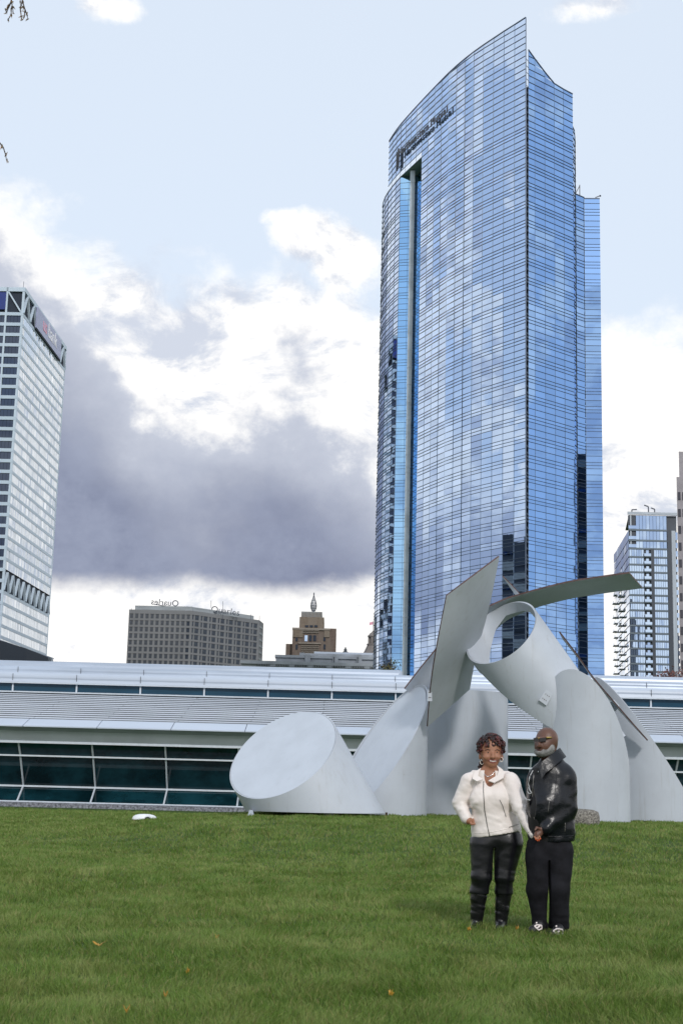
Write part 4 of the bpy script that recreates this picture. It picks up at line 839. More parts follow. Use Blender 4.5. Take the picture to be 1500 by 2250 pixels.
def surface_nets(F, org, h):                                # closed surface of F < 0
    s = F < 0; nx, ny, nz = F.shape
    cnt = np.zeros((nx - 1, ny - 1, nz - 1), np.float32); pos = np.zeros((nx - 1, ny - 1, nz - 1, 3), np.float32)
    cor = [(i, j, k) for i in (0, 1) for j in (0, 1) for k in (0, 1)]
    sl = lambda a, o: a[o[0]:nx - 1 + o[0], o[1]:ny - 1 + o[1], o[2]:nz - 1 + o[2]]
    any_in = np.zeros((nx - 1, ny - 1, nz - 1), bool); all_in = np.ones((nx - 1, ny - 1, nz - 1), bool)
    for o in cor: any_in |= sl(s, o); all_in &= sl(s, o)
    act = any_in & ~all_in; I = np.argwhere(act); val = {o: F[I[:, 0] + o[0], I[:, 1] + o[1], I[:, 2] + o[2]] for o in cor}
    P_ = np.zeros((len(I), 3), np.float32); C_ = np.zeros(len(I), np.float32)
    for a in cor:
        for ax in range(3):
            if a[ax]: continue
            b_ = list(a); b_[ax] = 1; b_ = tuple(b_); va, vb = val[a], val[b_]; m = (va < 0) != (vb < 0); t = np.where(m, va / np.where(m, va - vb, 1), 0)
            pt = np.array(a, np.float32)[None] + np.eye(3, dtype=np.float32)[ax][None] * t[:, None]; P_ += pt * m[:, None]; C_ += m
    verts = (I + P_ / C_[:, None]) * h + org; idx = -np.ones(act.shape, np.int64); idx[tuple(I.T)] = np.arange(len(I)); quads = []
    for ax in range(3):
        a0 = [slice(None)] * 3; a1 = [slice(None)] * 3; a0[ax] = slice(0, -1); a1[ax] = slice(1, None); S0, S1 = s[tuple(a0)], s[tuple(a1)]; E_ = np.argwhere(S0 != S1)
        o1, o2 = (ax + 1) % 3, (ax + 2) % 3; lim = act.shape
        ok = (E_[:, o1] > 0) & (E_[:, o2] > 0) & (E_[:, o1] < lim[o1]) & (E_[:, o2] < lim[o2]); E_ = E_[ok]
        def at_(d1, d2): e = E_.copy(); e[:, o1] -= d1; e[:, o2] -= d2; return idx[tuple(e.T)]
        qd = np.stack([at_(1, 1), at_(0, 1), at_(0, 0), at_(1, 0)], 1); flip = ~S0[tuple(E_.T)]; qd[flip] = qd[flip][:, ::-1]; quads.append(qd)
    return verts, np.concatenate(quads)
class Body:                                                 # soft union of tapered limbs and ellipsoids in world metres
    def __init__(s): s.pr = []
    def limb(s, a, b_, r1, r2, sy=1.0, k=.03): s.pr.append(('l', np.array(a, np.float32), np.array(b_, np.float32), r1, r2, sy, k)); return s
    def ball(s, c_, r_, k=.03, rot=0.0): s.pr.append(('e', np.array(c_, np.float32), np.array(r_, np.float32), rot, 0, 0, k)); return s
    def cut(s, c_, r_, k=.02): s.pr.append(('x', np.array(c_, np.float32), np.array(r_, np.float32), 0.0, 0, 0, k)); return s
    def eval(s, X_, Y_, Z_):
        D_ = None
        for t, a, b_, r1, r2, sy, k in s.pr:
            if t == 'l':
                e = (b_ - a).copy(); e[1] /= sy; px, py, pz = X_ - a[0], (Y_ - a[1]) / sy, Z_ - a[2]; L2 = float((e ** 2).sum()) + 1e-9
                h_ = np.clip((px * e[0] + py * e[1] + pz * e[2]) / L2, 0, 1); d = np.sqrt((px - h_ * e[0]) ** 2 + (py - h_ * e[1]) ** 2 + (pz - h_ * e[2]) ** 2) - (r1 + (r2 - r1) * h_)
                d = d * min(1, (sy + 1) / 2)
            else:
                c0, s0_ = math.cos(r1), math.sin(r1); px, py, pz = X_ - a[0], Y_ - a[1], Z_ - a[2]; qx = px * c0 + pz * s0_; qz = -px * s0_ + pz * c0
                k0 = np.sqrt((qx / b_[0]) ** 2 + (py / b_[1]) ** 2 + (qz / b_[2]) ** 2); d = (k0 - 1) * min(b_)
                d = (k0 - 1) * (k0 * (b_.mean())) / np.maximum(k0, .35) * .9
            if D_ is None: D_ = d; continue
            if t == 'x': hh = np.clip(.5 - .5 * (D_ + d) / k, 0, 1); D_ = D_ * (1 - hh) + (-d) * hh + k * hh * (1 - hh)
            else: hh = np.clip(.5 + .5 * (d - D_) / k, 0, 1); D_ = d * (1 - hh) + D_ * hh - k * hh * (1 - hh)
        return D_
    def mesh(s, name, m, parent, h=.008, clip=None, fold=None, pad=.03):
        lo = np.min([np.minimum(a - max(r1, r2) * max(1, sy), b_ - max(r1, r2) * max(1, sy)) if t == 'l' else a - b_.max() for t, a, b_, r1, r2, sy, k in s.pr if t != 'x'], 0) - pad
        hi = np.max([np.maximum(a + max(r1, r2) * max(1, sy), b_ + max(r1, r2) * max(1, sy)) if t == 'l' else a + b_.max() for t, a, b_, r1, r2, sy, k in s.pr if t != 'x'], 0) + pad
        n = np.ceil((hi - lo) / h).astype(int) + 1; X_, Y_, Z_ = np.meshgrid(*[(lo[i] + np.arange(n[i]) * h).astype(np.float32) for i in range(3)], indexing='ij')
        F_ = s.eval(X_, Y_, Z_)
        if fold is not None: F_ = F_ + fold(X_, Y_, Z_)
        if clip is not None: F_ = np.maximum(F_, clip(X_, Y_, Z_))
        v, f_ = surface_nets(F_, lo, h); me = bpy.data.meshes.new(name); me.from_pydata(v.tolist(), [], f_.tolist()); me.materials.append(MAT[m]); me.polygons.foreach_set('use_smooth', [True] * len(me.polygons))
        o = link(name, me, parent); sm = o.modifiers.new('soften', 'SMOOTH'); sm.factor = .5; sm.iterations = 2; o['_tree'] = 0; del o['_tree']; TREE[o.name] = BVHTree.FromPolygons([Vector(p) for p in v.tolist()], f_.tolist()); return o
TREE = {}
_lat = np.random.default_rng(3).uniform(-1, 1, (32, 32, 32)).astype(np.float32)
def vn(X_, Y_, Z_):                                         # smooth random field for cloth folds
    def ax(v): i = np.floor(v).astype(np.int32); f_ = (v - i).astype(np.float32); return i & 31, (i + 1) & 31, f_ * f_ * (3 - 2 * f_)
    x0, x1, fx = ax(X_); y0, y1, fy = ax(Y_); z0, z1, fz = ax(Z_)
    l = lambda a, b_, t: a + (b_ - a) * t
    return l(l(l(_lat[x0, y0, z0], _lat[x1, y0, z0], fx), l(_lat[x0, y1, z0], _lat[x1, y1, z0], fx), fy), l(l(_lat[x0, y0, z1], _lat[x1, y0, z1], fx), l(_lat[x0, y1, z1], _lat[x1, y1, z1], fx), fy), fz)
def on(o, px, py, lift=.004):                               # the nearest point of a mesh on a sight line
    d = Vector(ray(px, py)).normalized(); h_ = TREE[o.name].ray_cast(Vector((0, 0, CAMH)), d); return h_[0] - d * lift if h_[0] is not None else None
def line_on(name, o, pts, rad, m, parent, lift=.002, n=14):
    w3 = []
    for i in range(len(pts) - 1):
        for j in range(n if i == len(pts) - 2 else n - 0):
            t = j / n; p_ = on(o, pts[i][0] + (pts[i + 1][0] - pts[i][0]) * t, pts[i][1] + (pts[i + 1][1] - pts[i][1]) * t, lift)
            if p_ is not None and (not w3 or (p_ - w3[-1]).length > .002): w3.append(p_)
    p_ = on(o, *pts[-1], lift)
    if p_ is not None: w3.append(p_)
    if len(w3) < 2: return None
    q = MB(); q.tube(w3, rad, 6); return q.build(name, m, parent, smooth=True)
def hand(B, wrist, dirv, side, cr, mp):                     # palm, four unequal bent fingers, a thumb from the side of the palm
    w_, d = Vector(wrist), Vector(dirv).normalized(); sd = Vector(side).normalized(); nn = d.cross(sd).normalized(); pc = w_ + d * .05
    B.limb(tuple(w_), tuple(w_ + d * .08), .026, .033, .62, .015)
    for i, (o_, L_) in enumerate(((-.030, .062), (-.010, .073), (.010, .070), (.029, .055))):
        a = w_ + d * .085 + sd * o_; b_ = a + (d * .7 + nn * cr * .7).normalized() * L_ * .5; c_ = b_ + (d * .25 + nn * cr).normalized() * L_ * .55; B.limb(tuple(a), tuple(b_), .0105, .0095, 1, .006); B.limb(tuple(b_), tuple(c_), .0095, .008, 1, .006)
    a = w_ + d * .03 - sd * .028; b_ = a + (d * .6 - sd * .8).normalized() * .035; c_ = b_ + (d + nn * cr * .5).normalized() * .032; B.limb(tuple(a), tuple(b_), .013, .012, 1, .01); B.limb(tuple(b_), tuple(c_), .012, .009, 1, .008)

def gy(px, py): d = ray(px, py); return float((d * (-CAMH / d[2]))[1])
# ---- woman in the cream jacket
YW = gy(1070, 2040); mw = mpp(1070, 1850, YW)
def W(x, y, dy=0.0): return P(x, y, YW + dy)
B = Body()
hc = W(1077, 1652)
B.ball(W(1078, 1645, .01), (25 * mw, .100, 28 * mw)); B.ball(W(1078, 1663, -.012), (20.5 * mw, .080, 22.5 * mw), .03); B.ball(W(1079, 1679, -.045), (9 * mw, .035, 8 * mw), .03)          # cranium, face, chin
B.ball(W(1082, 1660, -.098), (4.0 * mw, .022, 7 * mw), .012); B.ball(W(1082, 1664, -.106), (5.4 * mw, .015, 3.2 * mw), .010)                                                           # nose
B.ball(W(1067, 1664, -.072), (7 * mw, .025, 6 * mw), .02); B.ball(W(1093, 1664, -.068), (7 * mw, .025, 6 * mw), .02)                                                                   # cheeks
B.cut(W(1071, 1652, -.105), (4.2 * mw, .018, 2.6 * mw), .01); B.cut(W(1091, 1653, -.103), (4.2 * mw, .018, 2.6 * mw), .01)
B.ball(W(1054, 1662, .02), (3 * mw, .02, 8 * mw), .01); B.ball(W(1102, 1664, .02), (3 * mw, .02, 8 * mw), .01)                                                                       # ears
B.limb(W(1076, 1682, .02), W(1073, 1712, .03), 13.5 * mw, 17 * mw, 1, .03)
B.limb(W(1074, 1720, .03), W(1083, 1790, .03), 36 * mw, 44 * mw, .62, .05); B.limb(W(1086, 1796, .04), W(1090, 1815, .04), 40 * mw, 32 * mw, .62, .05)
B.limb(W(1034, 1716, .03), W(1012, 1768, .05), 13 * mw, 11 * mw); B.limb(W(1012, 1768, .05), W(1028, 1802, -.06), 11 * mw, 9 * mw)
B.limb(W(1120, 1718, -.02), W(1143, 1777, -.17), 14 * mw, 11 * mw); B.limb(W(1143, 1777, -.17), W(1174, 1836, -.375), 11 * mw, 7.5 * mw)
B.limb(W(1064, 1865, .03), W(1057, 1932, .0), 20 * mw, 15 * mw); B.limb(W(1057, 1932, .0), W(1046, 2030, .06), 16 * mw, 8 * mw); B.limb(W(1118, 1865, .03), W(1107, 1932, .0), 20 * mw, 15 * mw); B.limb(W(1107, 1932, .0), W(1100, 2028, .06), 16 * mw, 8 * mw)
B.limb(W(1046, 2034, .06), W(1038, 2043, -.06), .03, .026); B.limb(W(1100, 2032, .06), W(1096, 2041, -.06), .03, .026)
hand(B, W(1173, 1835, -.37), (.45, -.1, -.8), (.35, -1, .1), -1, mw); hand(B, W(1027, 1800, -.055), (.85, .35, -.35), (.3, 1, .4), 1, mw)
wo_ = B.mesh('person', 'skin_brown', None, .0065); tag(wo_, 'smiling woman in cream zip jacket and black leather leggings holding the man by the hand', 'person')
def wr(X_, Y_, Z_): el_ = np.exp(-((Z_ - W(1000, 1772)[2]) / .10) ** 2) * np.clip(np.abs(X_ - W(1078, 1772)[0]) * 9 - .9, 0, 1); return .009 * el_ * vn(X_ * 16, Y_ * 12, Z_ * 34 - X_ * 10) + .0050 * vn(X_ * 11 + Z_ * 5, Y_ * 9, Z_ * 17 - X_ * 8) + .0022 * vn(X_ * 26, Y_ * 22, Z_ * 36 + X_ * 12)
J = Body()
J.limb(W(1073, 1716, .035), W(1077, 1750, .02), 38 * mw, 43 * mw, .66, .06); J.limb(W(1077, 1750, .02), W(1089, 1826, .03), 43 * mw, 56 * mw, .74, .06); J.limb(W(1046, 1706, .04), W(1107, 1706, .04), 14 * mw, 15 * mw, 1, .06)
J.ball(W(1057, 1758, -.08), (24 * mw, .07, 24 * mw), .06); J.ball(W(1100, 1758, -.08), (24 * mw, .07, 24 * mw), .06)
J.limb(W(1031, 1717, .035), W(1009, 1766, .05), 20 * mw, 17 * mw, 1, .012); J.limb(W(1009, 1766, .05), W(1024, 1798, -.04), 16.5 * mw, 13.5 * mw, 1, .012)
J.limb(W(1120, 1718, -.02), W(1143, 1777, -.17), 21 * mw, 17 * mw, 1, .010); J.limb(W(1143, 1777, -.17), W(1172, 1835, -.37), 16.5 * mw, 11 * mw, 1, .012)
hemz = W(1089, 1834)[2]; slope = (W(1148, 1823)[2] - W(1032, 1841)[2]) / (W(1148, 1823)[0] - W(1032, 1841)[0]); hx = W(1089, 1834)[0]
nc = W(1076, 1702, -.09)
def jclip(X_, Y_, Z_):
    hem = (hemz + slope * (X_ - hx)) - Z_; arm = np.where(X_ > W(1146, 1800)[0], -1, 1); hem = np.where((X_ > W(1140, 1800)[0] + (hemz - Z_) * .35), -1, hem)
    neck = np.sqrt(((X_ - nc[0]) / .055) ** 2 + ((Y_ - nc[1]) / .12) ** 2 + ((Z_ - nc[2]) / .115) ** 2); top = Z_ - W(1076, 1693)[2]
    return np.maximum(np.maximum(hem, (1 - neck) * .05), top)
jk = J.mesh('jacket', 'jacket_cream', wo_, .0075, jclip, wr)
line_on('zip', jk, [(1062, 1716), (1061, 1735), (1064, 1780), (1070, 1815), (1075, 1838)], .0045, 'zip_grey', jk, .001); line_on('pocket_zip', jk, [(1097, 1757), (1104, 1772), (1111, 1795)], .003, 'zip_grey', jk); line_on('pocket_zip', jk, [(1117, 1818), (1138, 1811)], .003, 'zip_grey', jk); line_on('hem_seam', jk, [(1034, 1831), (1075, 1829), (1120, 1820)], .003, 'jacket_cream', jk, 0)
for s_, pts in ((-1, ((1056, 1688), (1052, 1697), (1050, 1706), (1060, 1713))), (1, ((1090, 1682), (1095, 1692), (1092, 1704), (1072, 1716)))):   # turned-down collar
    q = MB(); rows = [[], []]
    for i, (x, y) in enumerate(pts): rows[0].append(W(x, y, -.03 - .028 * i)); rows[1].append(W(x - s_ * -13, y + 9 - 1.5 * i, -.05 - .03 * i))
    q.grid(rows); solid(q.build('collar', 'jacket_cream', jk, smooth=True), .012)
L = Body()
L.limb(W(1072, 1842, .03), W(1110, 1840, .03), 38 * mw, 37 * mw, .85, .05); L.limb(W(1063, 1858, .03), W(1057, 1925, .0), 32 * mw, 22 * mw, 1, .03); L.limb(W(1057, 1925, .0), W(1052, 1960, .03), 22 * mw, 19 * mw, 1, .03); L.limb(W(1052, 1960, .03), W(1046, 2022, .06), 20.5 * mw, 14 * mw, 1, .03)
L.limb(W(1115, 1856, .03), W(1107, 1925, .0), 33 * mw, 21 * mw, 1, .03); L.limb(W(1107, 1925, .0), W(1106, 1960, .03), 20.5 * mw, 18 * mw, 1, .03); L.limb(W(1106, 1960, .03), W(1100, 2022, .06), 19.5 * mw, 13.5 * mw, 1, .03)
zk = W(1080, 1965)[2]; gx = W(1083, 1900)[0]
def fold2(X_, Y_, Z_): kn = np.exp(-((Z_ - W(1080, 1932)[2]) / .09) ** 2); return .006 * kn * vn(X_ * 8, Y_ * 8, Z_ * 42 + X_ * 6) + .0018 * vn(X_ * 12, Y_ * 12, Z_ * 26)
lg = L.mesh('leggings', 'legging_black', wo_, .0075, lambda X_, Y_, Z_: np.maximum(np.maximum(Z_ - hemz - slope * (X_ - hx) - .015, zk - Z_), 0.010 - np.abs(X_ - gx) + .05 * np.clip(W(1080, 1945)[2] - Z_, 0, .25) - 4 * np.clip(Z_ - W(1080, 1862)[2], 0, 1)), fold2)
for x0, x1, tx, ty in ((1052, 1046, 1035, 2049), (1106, 1100, 1095, 2046)):
    S = Body(); S.limb(W(x0, 1960, .03), W(x1, 2025, .06), 18.6 * mw, 13.5 * mw, 1, .03); S.limb(W(x1, 2032, .07), W(tx, ty - 6, -.09), .045, .036, 1, .03); S.limb(W(x1 + 1, 2036, .09), W(x1, 2045, .09), .03, .028, 1, .02)
    gz = 0.0
    bo = S.mesh('boot', 'boot_black', wo_, .0065, lambda X_, Y_, Z_: np.maximum(Z_ - zk - .02, .004 - Z_), lambda X_, Y_, Z_: .006 * vn(X_ * 9, Y_ * 9, Z_ * 40 + X_ * 8) * np.clip((Z_ - .08) * 10, 0, 1))
    q = MB(); q.box(W(x1, 2045)[0] - .03, W(x1, 2045)[0] + .03, YW + .06, YW + .13, -.01, .02); q.build('heel', 'boot_black', bo)
H = Body(); H.ball(W(1078, 1638, .035), (27.5 * mw, .105, 27 * mw)); H.ball(W(1062, 1683, .06), (9 * mw, .05, 12 * mw), .02)
Hc = [hc[0] + .0, YW - .075, W(1081, 1664)[2]]
ha = H.mesh('hair', 'hair_dark', wo_, .007, lambda X_, Y_, Z_: (1 - np.sqrt(((X_ - Hc[0] - .010) / .070) ** 2 + ((Y_ - Hc[1]) / .10) ** 2 + ((Z_ - Hc[2]) / .098) ** 2)) * .06)
rg = random.Random(12); q = MB(); q2 = MB()
for i in range(230):                                        # curls
    a_ = rg.uniform(0, 6.283); u_ = rg.uniform(.05, 1); v_ = math.sqrt(1 - u_ * u_); base = Vector(W(1078, 1638, .03)) + Vector((27 * mw * v_ * math.cos(a_), -.10 * v_ * math.sin(a_), 27 * mw * u_ * 1.0))
    if i > 170: sg = -1 if i % 2 else 1; base = Vector(W(1078 + sg * rg.uniform(21, 27), rg.uniform(1628, 1649), rg.uniform(-.05, .05)))
    if i > 218: base = Vector(W(1058 + rg.uniform(-4, 5), 1678 + rg.uniform(-5, 6), .03))
    pts = []; ph = rg.uniform(0, 6); ax = (base - Vector(W(1078, 1640, .02))).normalized(); sdv = ax.cross(Vector((0, 1, .3))).normalized(); up_ = ax.cross(sdv)
    for j in range(9): t = j / 8; pts.append(base + ax * (.036 * t - .014) + Vector((0, -.012 * t, -.03 * t * t)) + (sdv * math.cos(ph + t * 7) + up_ * math.sin(ph + t * 7)) * .010)
    (q if rg.random() < .55 else q2).tube(pts, [.010] * 8 + [.004], 5)
q.build('curls', 'hair_dark', ha, smooth=True, kind='stuff'); q2.build('curls', 'hair_red', ha, smooth=True, kind='stuff')
def dot(name, o, px, py, r_, m, parent, sx=1, sz=1, lift=0.0):
    p_ = on(o, px, py, lift)
    if p_ is None: return
    q = MB(); q.lathe([(.05, -1), (.6, -.8), (1, 0), (.6, .8), (.05, 1)], (0, 0, 0), 10); q.v = [(v[0] * r_ * sx, v[1] * r_ * .5, v[2] * r_ * sz) for v in q.v]; return q.build(name, m, parent, smooth=True, loc=p_)
for x in (1071.5, 1091): dot('eye', wo_, x, 1653, .009, 'eye_white', wo_, 1.0, .35, .0005); dot('iris', wo_, x + .4, 1653, .0055, 'eye_dark', wo_, 1, .85, .007)
line_on('eyebrow', wo_, [(1065, 1648.5), (1070, 1646.5), (1076, 1648)], .0035, 'hair_dark', wo_, .002, 5); line_on('eyebrow', wo_, [(1087, 1648.5), (1092, 1647), (1096.5, 1649.5)], .0035, 'hair_dark', wo_, .002, 5)
line_on('upper_lip', wo_, [(1072.5, 1669), (1077, 1670.2), (1082, 1670), (1087, 1670.6), (1091.5, 1669.6)], .004, 'lip', wo_, .002, 5); line_on('lower_lip', wo_, [(1073, 1670.5), (1077, 1674.5), (1082, 1676), (1087, 1675), (1091, 1671)], .0045, 'lip', wo_, .002, 5); line_on('teeth', wo_, [(1075, 1671.6), (1082, 1673), (1089, 1672.2)], .0045, 'teeth', wo_, .0015, 5)
for px, py in ((1058, 1675), (1100.5, 1669)): c_ = W(px, py, -.01); q = MB(); q.tube([(c_[0] + .016 * math.cos(a_), c_[1], c_[2] + .02 * math.sin(a_)) for a_ in np.linspace(0, 6.283, 17)], .004, 6); q.build('earring', 'pearl', wo_, smooth=True)
line_on('necklace', wo_, [(1061, 1692), (1064, 1702), (1071, 1707), (1080, 1703), (1086, 1695)], .003, 'silver', wo_, .003, 6)

# ---- man in the black leather jacket, turned towards her
YM = gy(1208, 2052); mm = mpp(1210, 1850, YM)
def Mn(x, y, dy=0.0): return P(x, y, YM + dy)
B = Body()
B.ball(Mn(1201, 1624, .02), (24.5 * mm, .098, 26 * mm)); B.ball(Mn(1194, 1640, -.01), (21 * mm, .085, 22 * mm), .04); B.ball(Mn(1189, 1656, -.03), (12 * mm, .045, 8.5 * mm), .03)
B.ball(Mn(1183.5, 1636, -.098), (4.4 * mm, .028, 6 * mm), .012); B.ball(Mn(1183, 1640, -.102), (6 * mm, .018, 3.4 * mm), .010); B.ball(Mn(1187, 1622, -.085), (14 * mm, .02, 3 * mm), .015)
B.ball(Mn(1221, 1636, .01), (3.2 * mm, .02, 8 * mm), .01)
B.limb(Mn(1205, 1655, .03), Mn(1211, 1688, .04), 17 * mm, 20 * mm, 1, .03); B.limb(Mn(1213, 1712, .06), Mn(1211, 1790, .06), 34 * mm, 36 * mm, .62, .05); B.limb(Mn(1211, 1800, .05), Mn(1210, 1835, .05), 33 * mm, 28 * mm, .6, .05)
B.limb(Mn(1247, 1712, .03), Mn(1252, 1780, .02), 15 * mm, 13 * mm); B.limb(Mn(1252, 1780, .02), Mn(1195, 1822, -.125), 12 * mm, 8.5 * mm); B.limb(Mn(1180, 1716, .09), Mn(1172, 1785, .13), 13 * mm, 11 * mm); B.limb(Mn(1168, 1785, .12), Mn(1178, 1835, .10), 12 * mm, 8 * mm)
B.limb(Mn(1184, 1875, .05), Mn(1181, 1955, .02), 19 * mm, 16 * mm); B.limb(Mn(1181, 1955, .02), Mn(1189, 2036, .07), 17 * mm, 9 * mm); B.limb(Mn(1228, 1875, .04), Mn(1227, 1955, -.02), 19 * mm, 16 * mm); B.limb(Mn(1227, 1955, -.02), Mn(1231, 2040, .02), 17 * mm, 9 * mm)
B.limb(Mn(1188, 2040, .07), Mn(1178, 2046, -.03), .03, .026); B.limb(Mn(1231, 2044, .02), Mn(1222, 2052, -.08), .03, .026)
hand(B, Mn(1194, 1822, -.13), (-.85, -.1, -.75), (.5, .3, -.8), 1, mm)
ma = B.mesh('person', 'skin_dark', None, .0065); tag(ma, 'bald man with grey beard and dark glasses in black leather jacket and black jeans', 'person')
J = Body()
J.limb(Mn(1213, 1708, .05), Mn(1209, 1765, .04), 45 * mm, 50 * mm, .72, .05); J.limb(Mn(1209, 1765, .04), Mn(1216, 1836, .05), 50 * mm, 46 * mm, .75, .05); J.limb(Mn(1185, 1700, .06), Mn(1240, 1702, .05), 17 * mm, 19 * mm, 1, .05); J.ball(Mn(1199, 1783, -.06), (30 * mm, .09, 42 * mm), .06)
J.limb(Mn(1245, 1712, .03), Mn(1249, 1778, .02), 22 * mm, 19 * mm, 1, .03); J.limb(Mn(1249, 1778, .02), Mn(1199, 1820, -.12), 18 * mm, 13.5 * mm, 1, .03); J.limb(Mn(1176, 1712, .06), Mn(1170, 1785, .12), 19 * mm, 16 * mm, 1, .03)
J.limb(Mn(1198, 1676, .03), Mn(1222, 1674, .05), 14 * mm, 15 * mm, 1, .02)
zh = Mn(1215, 1850)[2]; mnc = Mn(1203, 1655, -.05); xw = Mn(1196, 1818)[0]
def mclip(X_, Y_, Z_):
    hem = zh - Z_ + .05 * (X_ - Mn(1215, 1850)[0]); top = Z_ - (Mn(1215, 1660)[2] + .22 * (X_ - mnc[0]))
    neck = np.sqrt(((X_ - mnc[0]) / .060) ** 2 + ((Y_ - mnc[1] - .05) / .14) ** 2 + ((Z_ - mnc[2]) / .105) ** 2)
    opn = np.sqrt(((X_ - Mn(1166, 1740)[0]) / .032) ** 2 + ((Y_ - (YM - .16)) / .15) ** 2 + ((Z_ - Mn(1166, 1745)[2]) / .30) ** 2)
    return np.maximum(np.maximum(hem, top), np.maximum((1 - neck) * .05, (1 - opn) * .03))
def mw_(X_, Y_, Z_): return .0085 * vn(X_ * 9 + Z_ * 5, Y_ * 8, Z_ * 13 - X_ * 7) + 0.0022 * vn(X_ * 22 + Z_ * 9, Y_ * 18, Z_ * 27 - X_ * 10)
mj = J.mesh('jacket', 'leather_black', ma, .0075, mclip, mw_)
S = Body(); S.limb(Mn(1205, 1712, .05), Mn(1203, 1830, .05), 42 * mm, 46 * mm, .7, .05); S.ball(Mn(1196, 1783, -.05), (29 * mm, .08, 42 * mm), .06); sh = S.mesh('shirt', 'shirt_black', ma, .009, lambda X_, Y_, Z_: np.maximum(zh - .02 - Z_, Z_ - Mn(1200, 1682)[2]))
for pts in (((1170, 1693), (1163, 1706), (1160, 1722), (1163, 1736), (1167, 1742)), ((1160, 1730), (1158, 1738), (1161, 1744), (1166, 1743))): line_on('chain', mj, pts, .004, 'print_white', ma, .003, 6)
line_on('shirt_print', mj, [(1155, 1757), (1164, 1758)], .0045, 'print_white', sh, .003, 6); dot('snap', mj, 1182, 1696, .008, 'silver', mj); dot('snap', mj, 1190, 1701, .005, 'silver', mj); line_on('zip', mj, [(1172, 1700), (1169, 1740), (1171, 1790), (1178, 1826)], .004, 'zip_grey', mj, .001, 10); line_on('seam', mj, [(1222, 1700), (1218, 1745), (1214, 1790)], .003, 'leather_black', mj, .001, 10); line_on('hem_seam', mj, [(1200, 1838), (1230, 1838), (1258, 1836)], .004, 'leather_black', mj, 0, 10)
q = MB(); rows = [[], []]
for i, (x, y, dy) in enumerate(((1183, 1690, -.10), (1190, 1678, -.09), (1203, 1668, -.075), (1222, 1652, -.02), (1228, 1648, .06))): rows[0].append(Mn(x, y - 4, dy)); rows[1].append(Mn(x + 6 + 2 * i, y + 22 - 1.5 * i, dy - .035))
q.grid(rows); solid(q.build('collar', 'leather_black', mj, smooth=True), .016)
T = Body()
T.limb(Mn(1192, 1856, .05), Mn(1220, 1856, .05), 34 * mm, 34 * mm, .9, .05); T.limb(Mn(1184, 1872, .05), Mn(1181, 1955, .02), 31 * mm, 25 * mm, 1, .03); T.limb(Mn(1181, 1955, .02), Mn(1188, 2031, .07), 25 * mm, 19.5 * mm, 1, .03); T.limb(Mn(1229, 1872, .04), Mn(1226, 1955, -.02), 31 * mm, 24 * mm, 1, .03); T.limb(Mn(1226, 1955, -.02), Mn(1229, 2034, .02), 24 * mm, 21 * mm, 1, .03)
gx2 = Mn(1204, 1940)[0]
def fold3(X_, Y_, Z_): return .007 * vn(X_ * 10, Y_ * 9, Z_ * 11 + X_ * 6) + .006 * vn(X_ * 9, Y_ * 9, Z_ * 34) * np.clip(1.2 - Z_ * 3.5, 0.15, 1)
tr = T.mesh('jeans', 'denim_black', ma, .0075, lambda X_, Y_, Z_: np.maximum(np.maximum(Z_ - zh - .015, .045 - Z_), 0.008 - np.abs(X_ - gx2) + .035 * np.clip(Mn(1200, 1950)[2] - Z_, 0, .2) - 4 * np.clip(Z_ - Mn(1200, 1890)[2], 0, 1)), fold3)
for hx_, hy_, tx, ty, dyh, dyt in ((1192, 2034, 1170, 2044, .07, -.06), (1233, 2042, 1212, 2055, .02, -.14)):
    S = Body(); S.limb(Mn(hx_, hy_, dyh), Mn(tx, ty, dyt), .052, .042, 1, .03); S.ball(Mn((hx_ + tx) / 2 + 4, (hy_ + ty) / 2 - 7, (dyh + dyt) / 2), (.045, .06, .05), .03)
    so = S.mesh('shoe', 'shoe_black', ma, .0065, lambda X_, Y_, Z_: .006 - Z_)
    cx, cy = (tx + hx_) / 2 + (0 if hx_ < 1210 else 2), (ty + hy_) / 2 - (1 if hx_ < 1210 else 0); k_ = .75 if hx_ < 1210 else 1.0
    ring = [(cx - 10 * k_, cy - 3), (cx - 2, cy - 8 * k_), (cx + 10 * k_, cy - 6 * k_), (cx + 12 * k_, cy + 2), (cx + 1, cy + 8 * k_), (cx - 10 * k_, cy - 3)]
    line_on('strap_emblem', so, ring, .0075, 'strap_white', so, .002, 5); line_on('strap_emblem', so, [(cx - 3, cy + 2), (cx + 4, cy - 3)], .008, 'strap_white', so, .002, 5); dot('strap_button', so, cx - 3, cy - 13 * k_, .010, 'strap_white', so)
    q = MB(); q.tube([Mn(hx_, hy_ + 8, dyh + .02) * [1, 1, 0] + [0, 0, .018], Mn(tx, ty, dyt) * [1, 1, 0] + [0, 0, .018]], [.05, .043], 12); q.v = [(a, b_, max(.003, .012 + (c_ - .018) * .35)) for a, b_, c_ in q.v]; q.build('sole', 'shoe_black', so)
BD_ = Body(); BD_.ball(Mn(1191, 1652, -.022), (18.5 * mm, .074, 13 * mm)); BD_.ball(Mn(1207, 1644, -.028), (11.5 * mm, .062, 14 * mm), .03)
mth = Mn(1184, 1646, -.10); be = BD_.mesh('beard', 'beard_grey', ma, .006, lambda X_, Y_, Z_: np.maximum((1 - np.sqrt(((X_ - mth[0]) / .034) ** 2 + ((Y_ - mth[1]) / .07) ** 2 + ((Z_ - mth[2] - .008) / .028) ** 2)) * .04, Z_ - (Mn(1190, 1646)[2] + .9 * np.clip(X_ - Mn(1196, 1645)[0], 0, .08))))
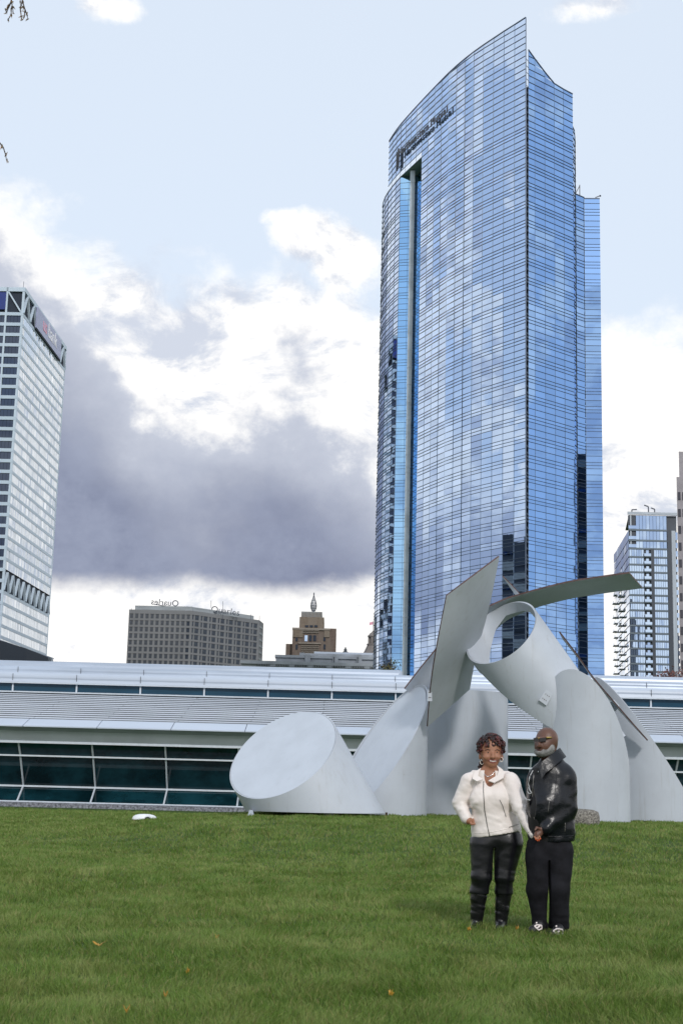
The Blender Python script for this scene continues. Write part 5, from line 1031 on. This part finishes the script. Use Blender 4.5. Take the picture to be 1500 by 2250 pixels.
line_on('lips', ma, [(1177, 1647.5), (1183, 1646.5), (1190, 1648)], .005, 'lip_dark', ma, .0, 5)
q = MB()
for x0, x1 in ((1171, 1181), (1184.5, 1199)):
    a, b_ = Mn(x0, 1625, -.118 + (.012 if x0 < 1180 else 0)), Mn(x1, 1624, -.105 if x0 > 1180 else -.118); q.hexa([a + [0, 0, -.020], b_ + [0, 0, -.020], b_ + [0, .006, -.020], a + [0, .006, -.020]], [a + [0, 0, .014], b_ + [0, 0, .016], b_ + [0, .006, .016], a + [0, .006, .014]])
gl = q.build('sunglasses', 'lens_black', ma, fix=True)
q = MB(); q.tube([Mn(1180.5, 1622, -.12), Mn(1185, 1622, -.12)], .004, 6); q.tube([Mn(1199, 1621, -.105), Mn(1209, 1620.5, -.085), Mn(1221, 1626, .0)], [.009, .008, .004], 6); q.build('temple', 'gold', gl)
# her fingers with orange nails round his hand
for i, (px, py) in enumerate(((1176, 1843), (1179.5, 1845.5), (1183, 1845), (1186, 1842))):
    a = P(px - 3, py - 5, YM - .20); b_ = P(px, py, YM - .205); q = MB(); q.tube([a, (a + b_) / 2 + [0, -.006, 0], b_], [.009, .009, .007], 8); fo_ = q.build('finger', 'skin_brown', wo_, smooth=True); q = MB(); q.lathe([(.002, -.009), (.006, 0), (.002, .009)], (0, 0, 0), 8, sy=.5); q.build('nail', 'nail_orange', fo_, smooth=True, loc=b_ + [0, -.006, -.003])

line_on('seam', jk, [(1040, 1704), (1046, 1722), (1042, 1745)], .0025, 'jacket_cream', jk, .0, 8); line_on('seam', jk, [(1112, 1704), (1110, 1724), (1118, 1748)], .0025, 'jacket_cream', jk, .0, 8); line_on('cuff', jk, [(1157, 1829), (1180, 1822)], .004, 'jacket_cream', jk, .0, 8); line_on('collar_tab', jk, [(1092, 1698), (1095, 1706)], .005, 'jacket_cream', jk, .003, 4)
line_on('pocket_zip', mj, [(1206, 1760), (1203, 1785)], .003, 'zip_grey', mj, .001, 6); line_on('seam', mj, [(1240, 1828), (1241, 1808)], .003, 'zip_grey', mj, .001, 6)
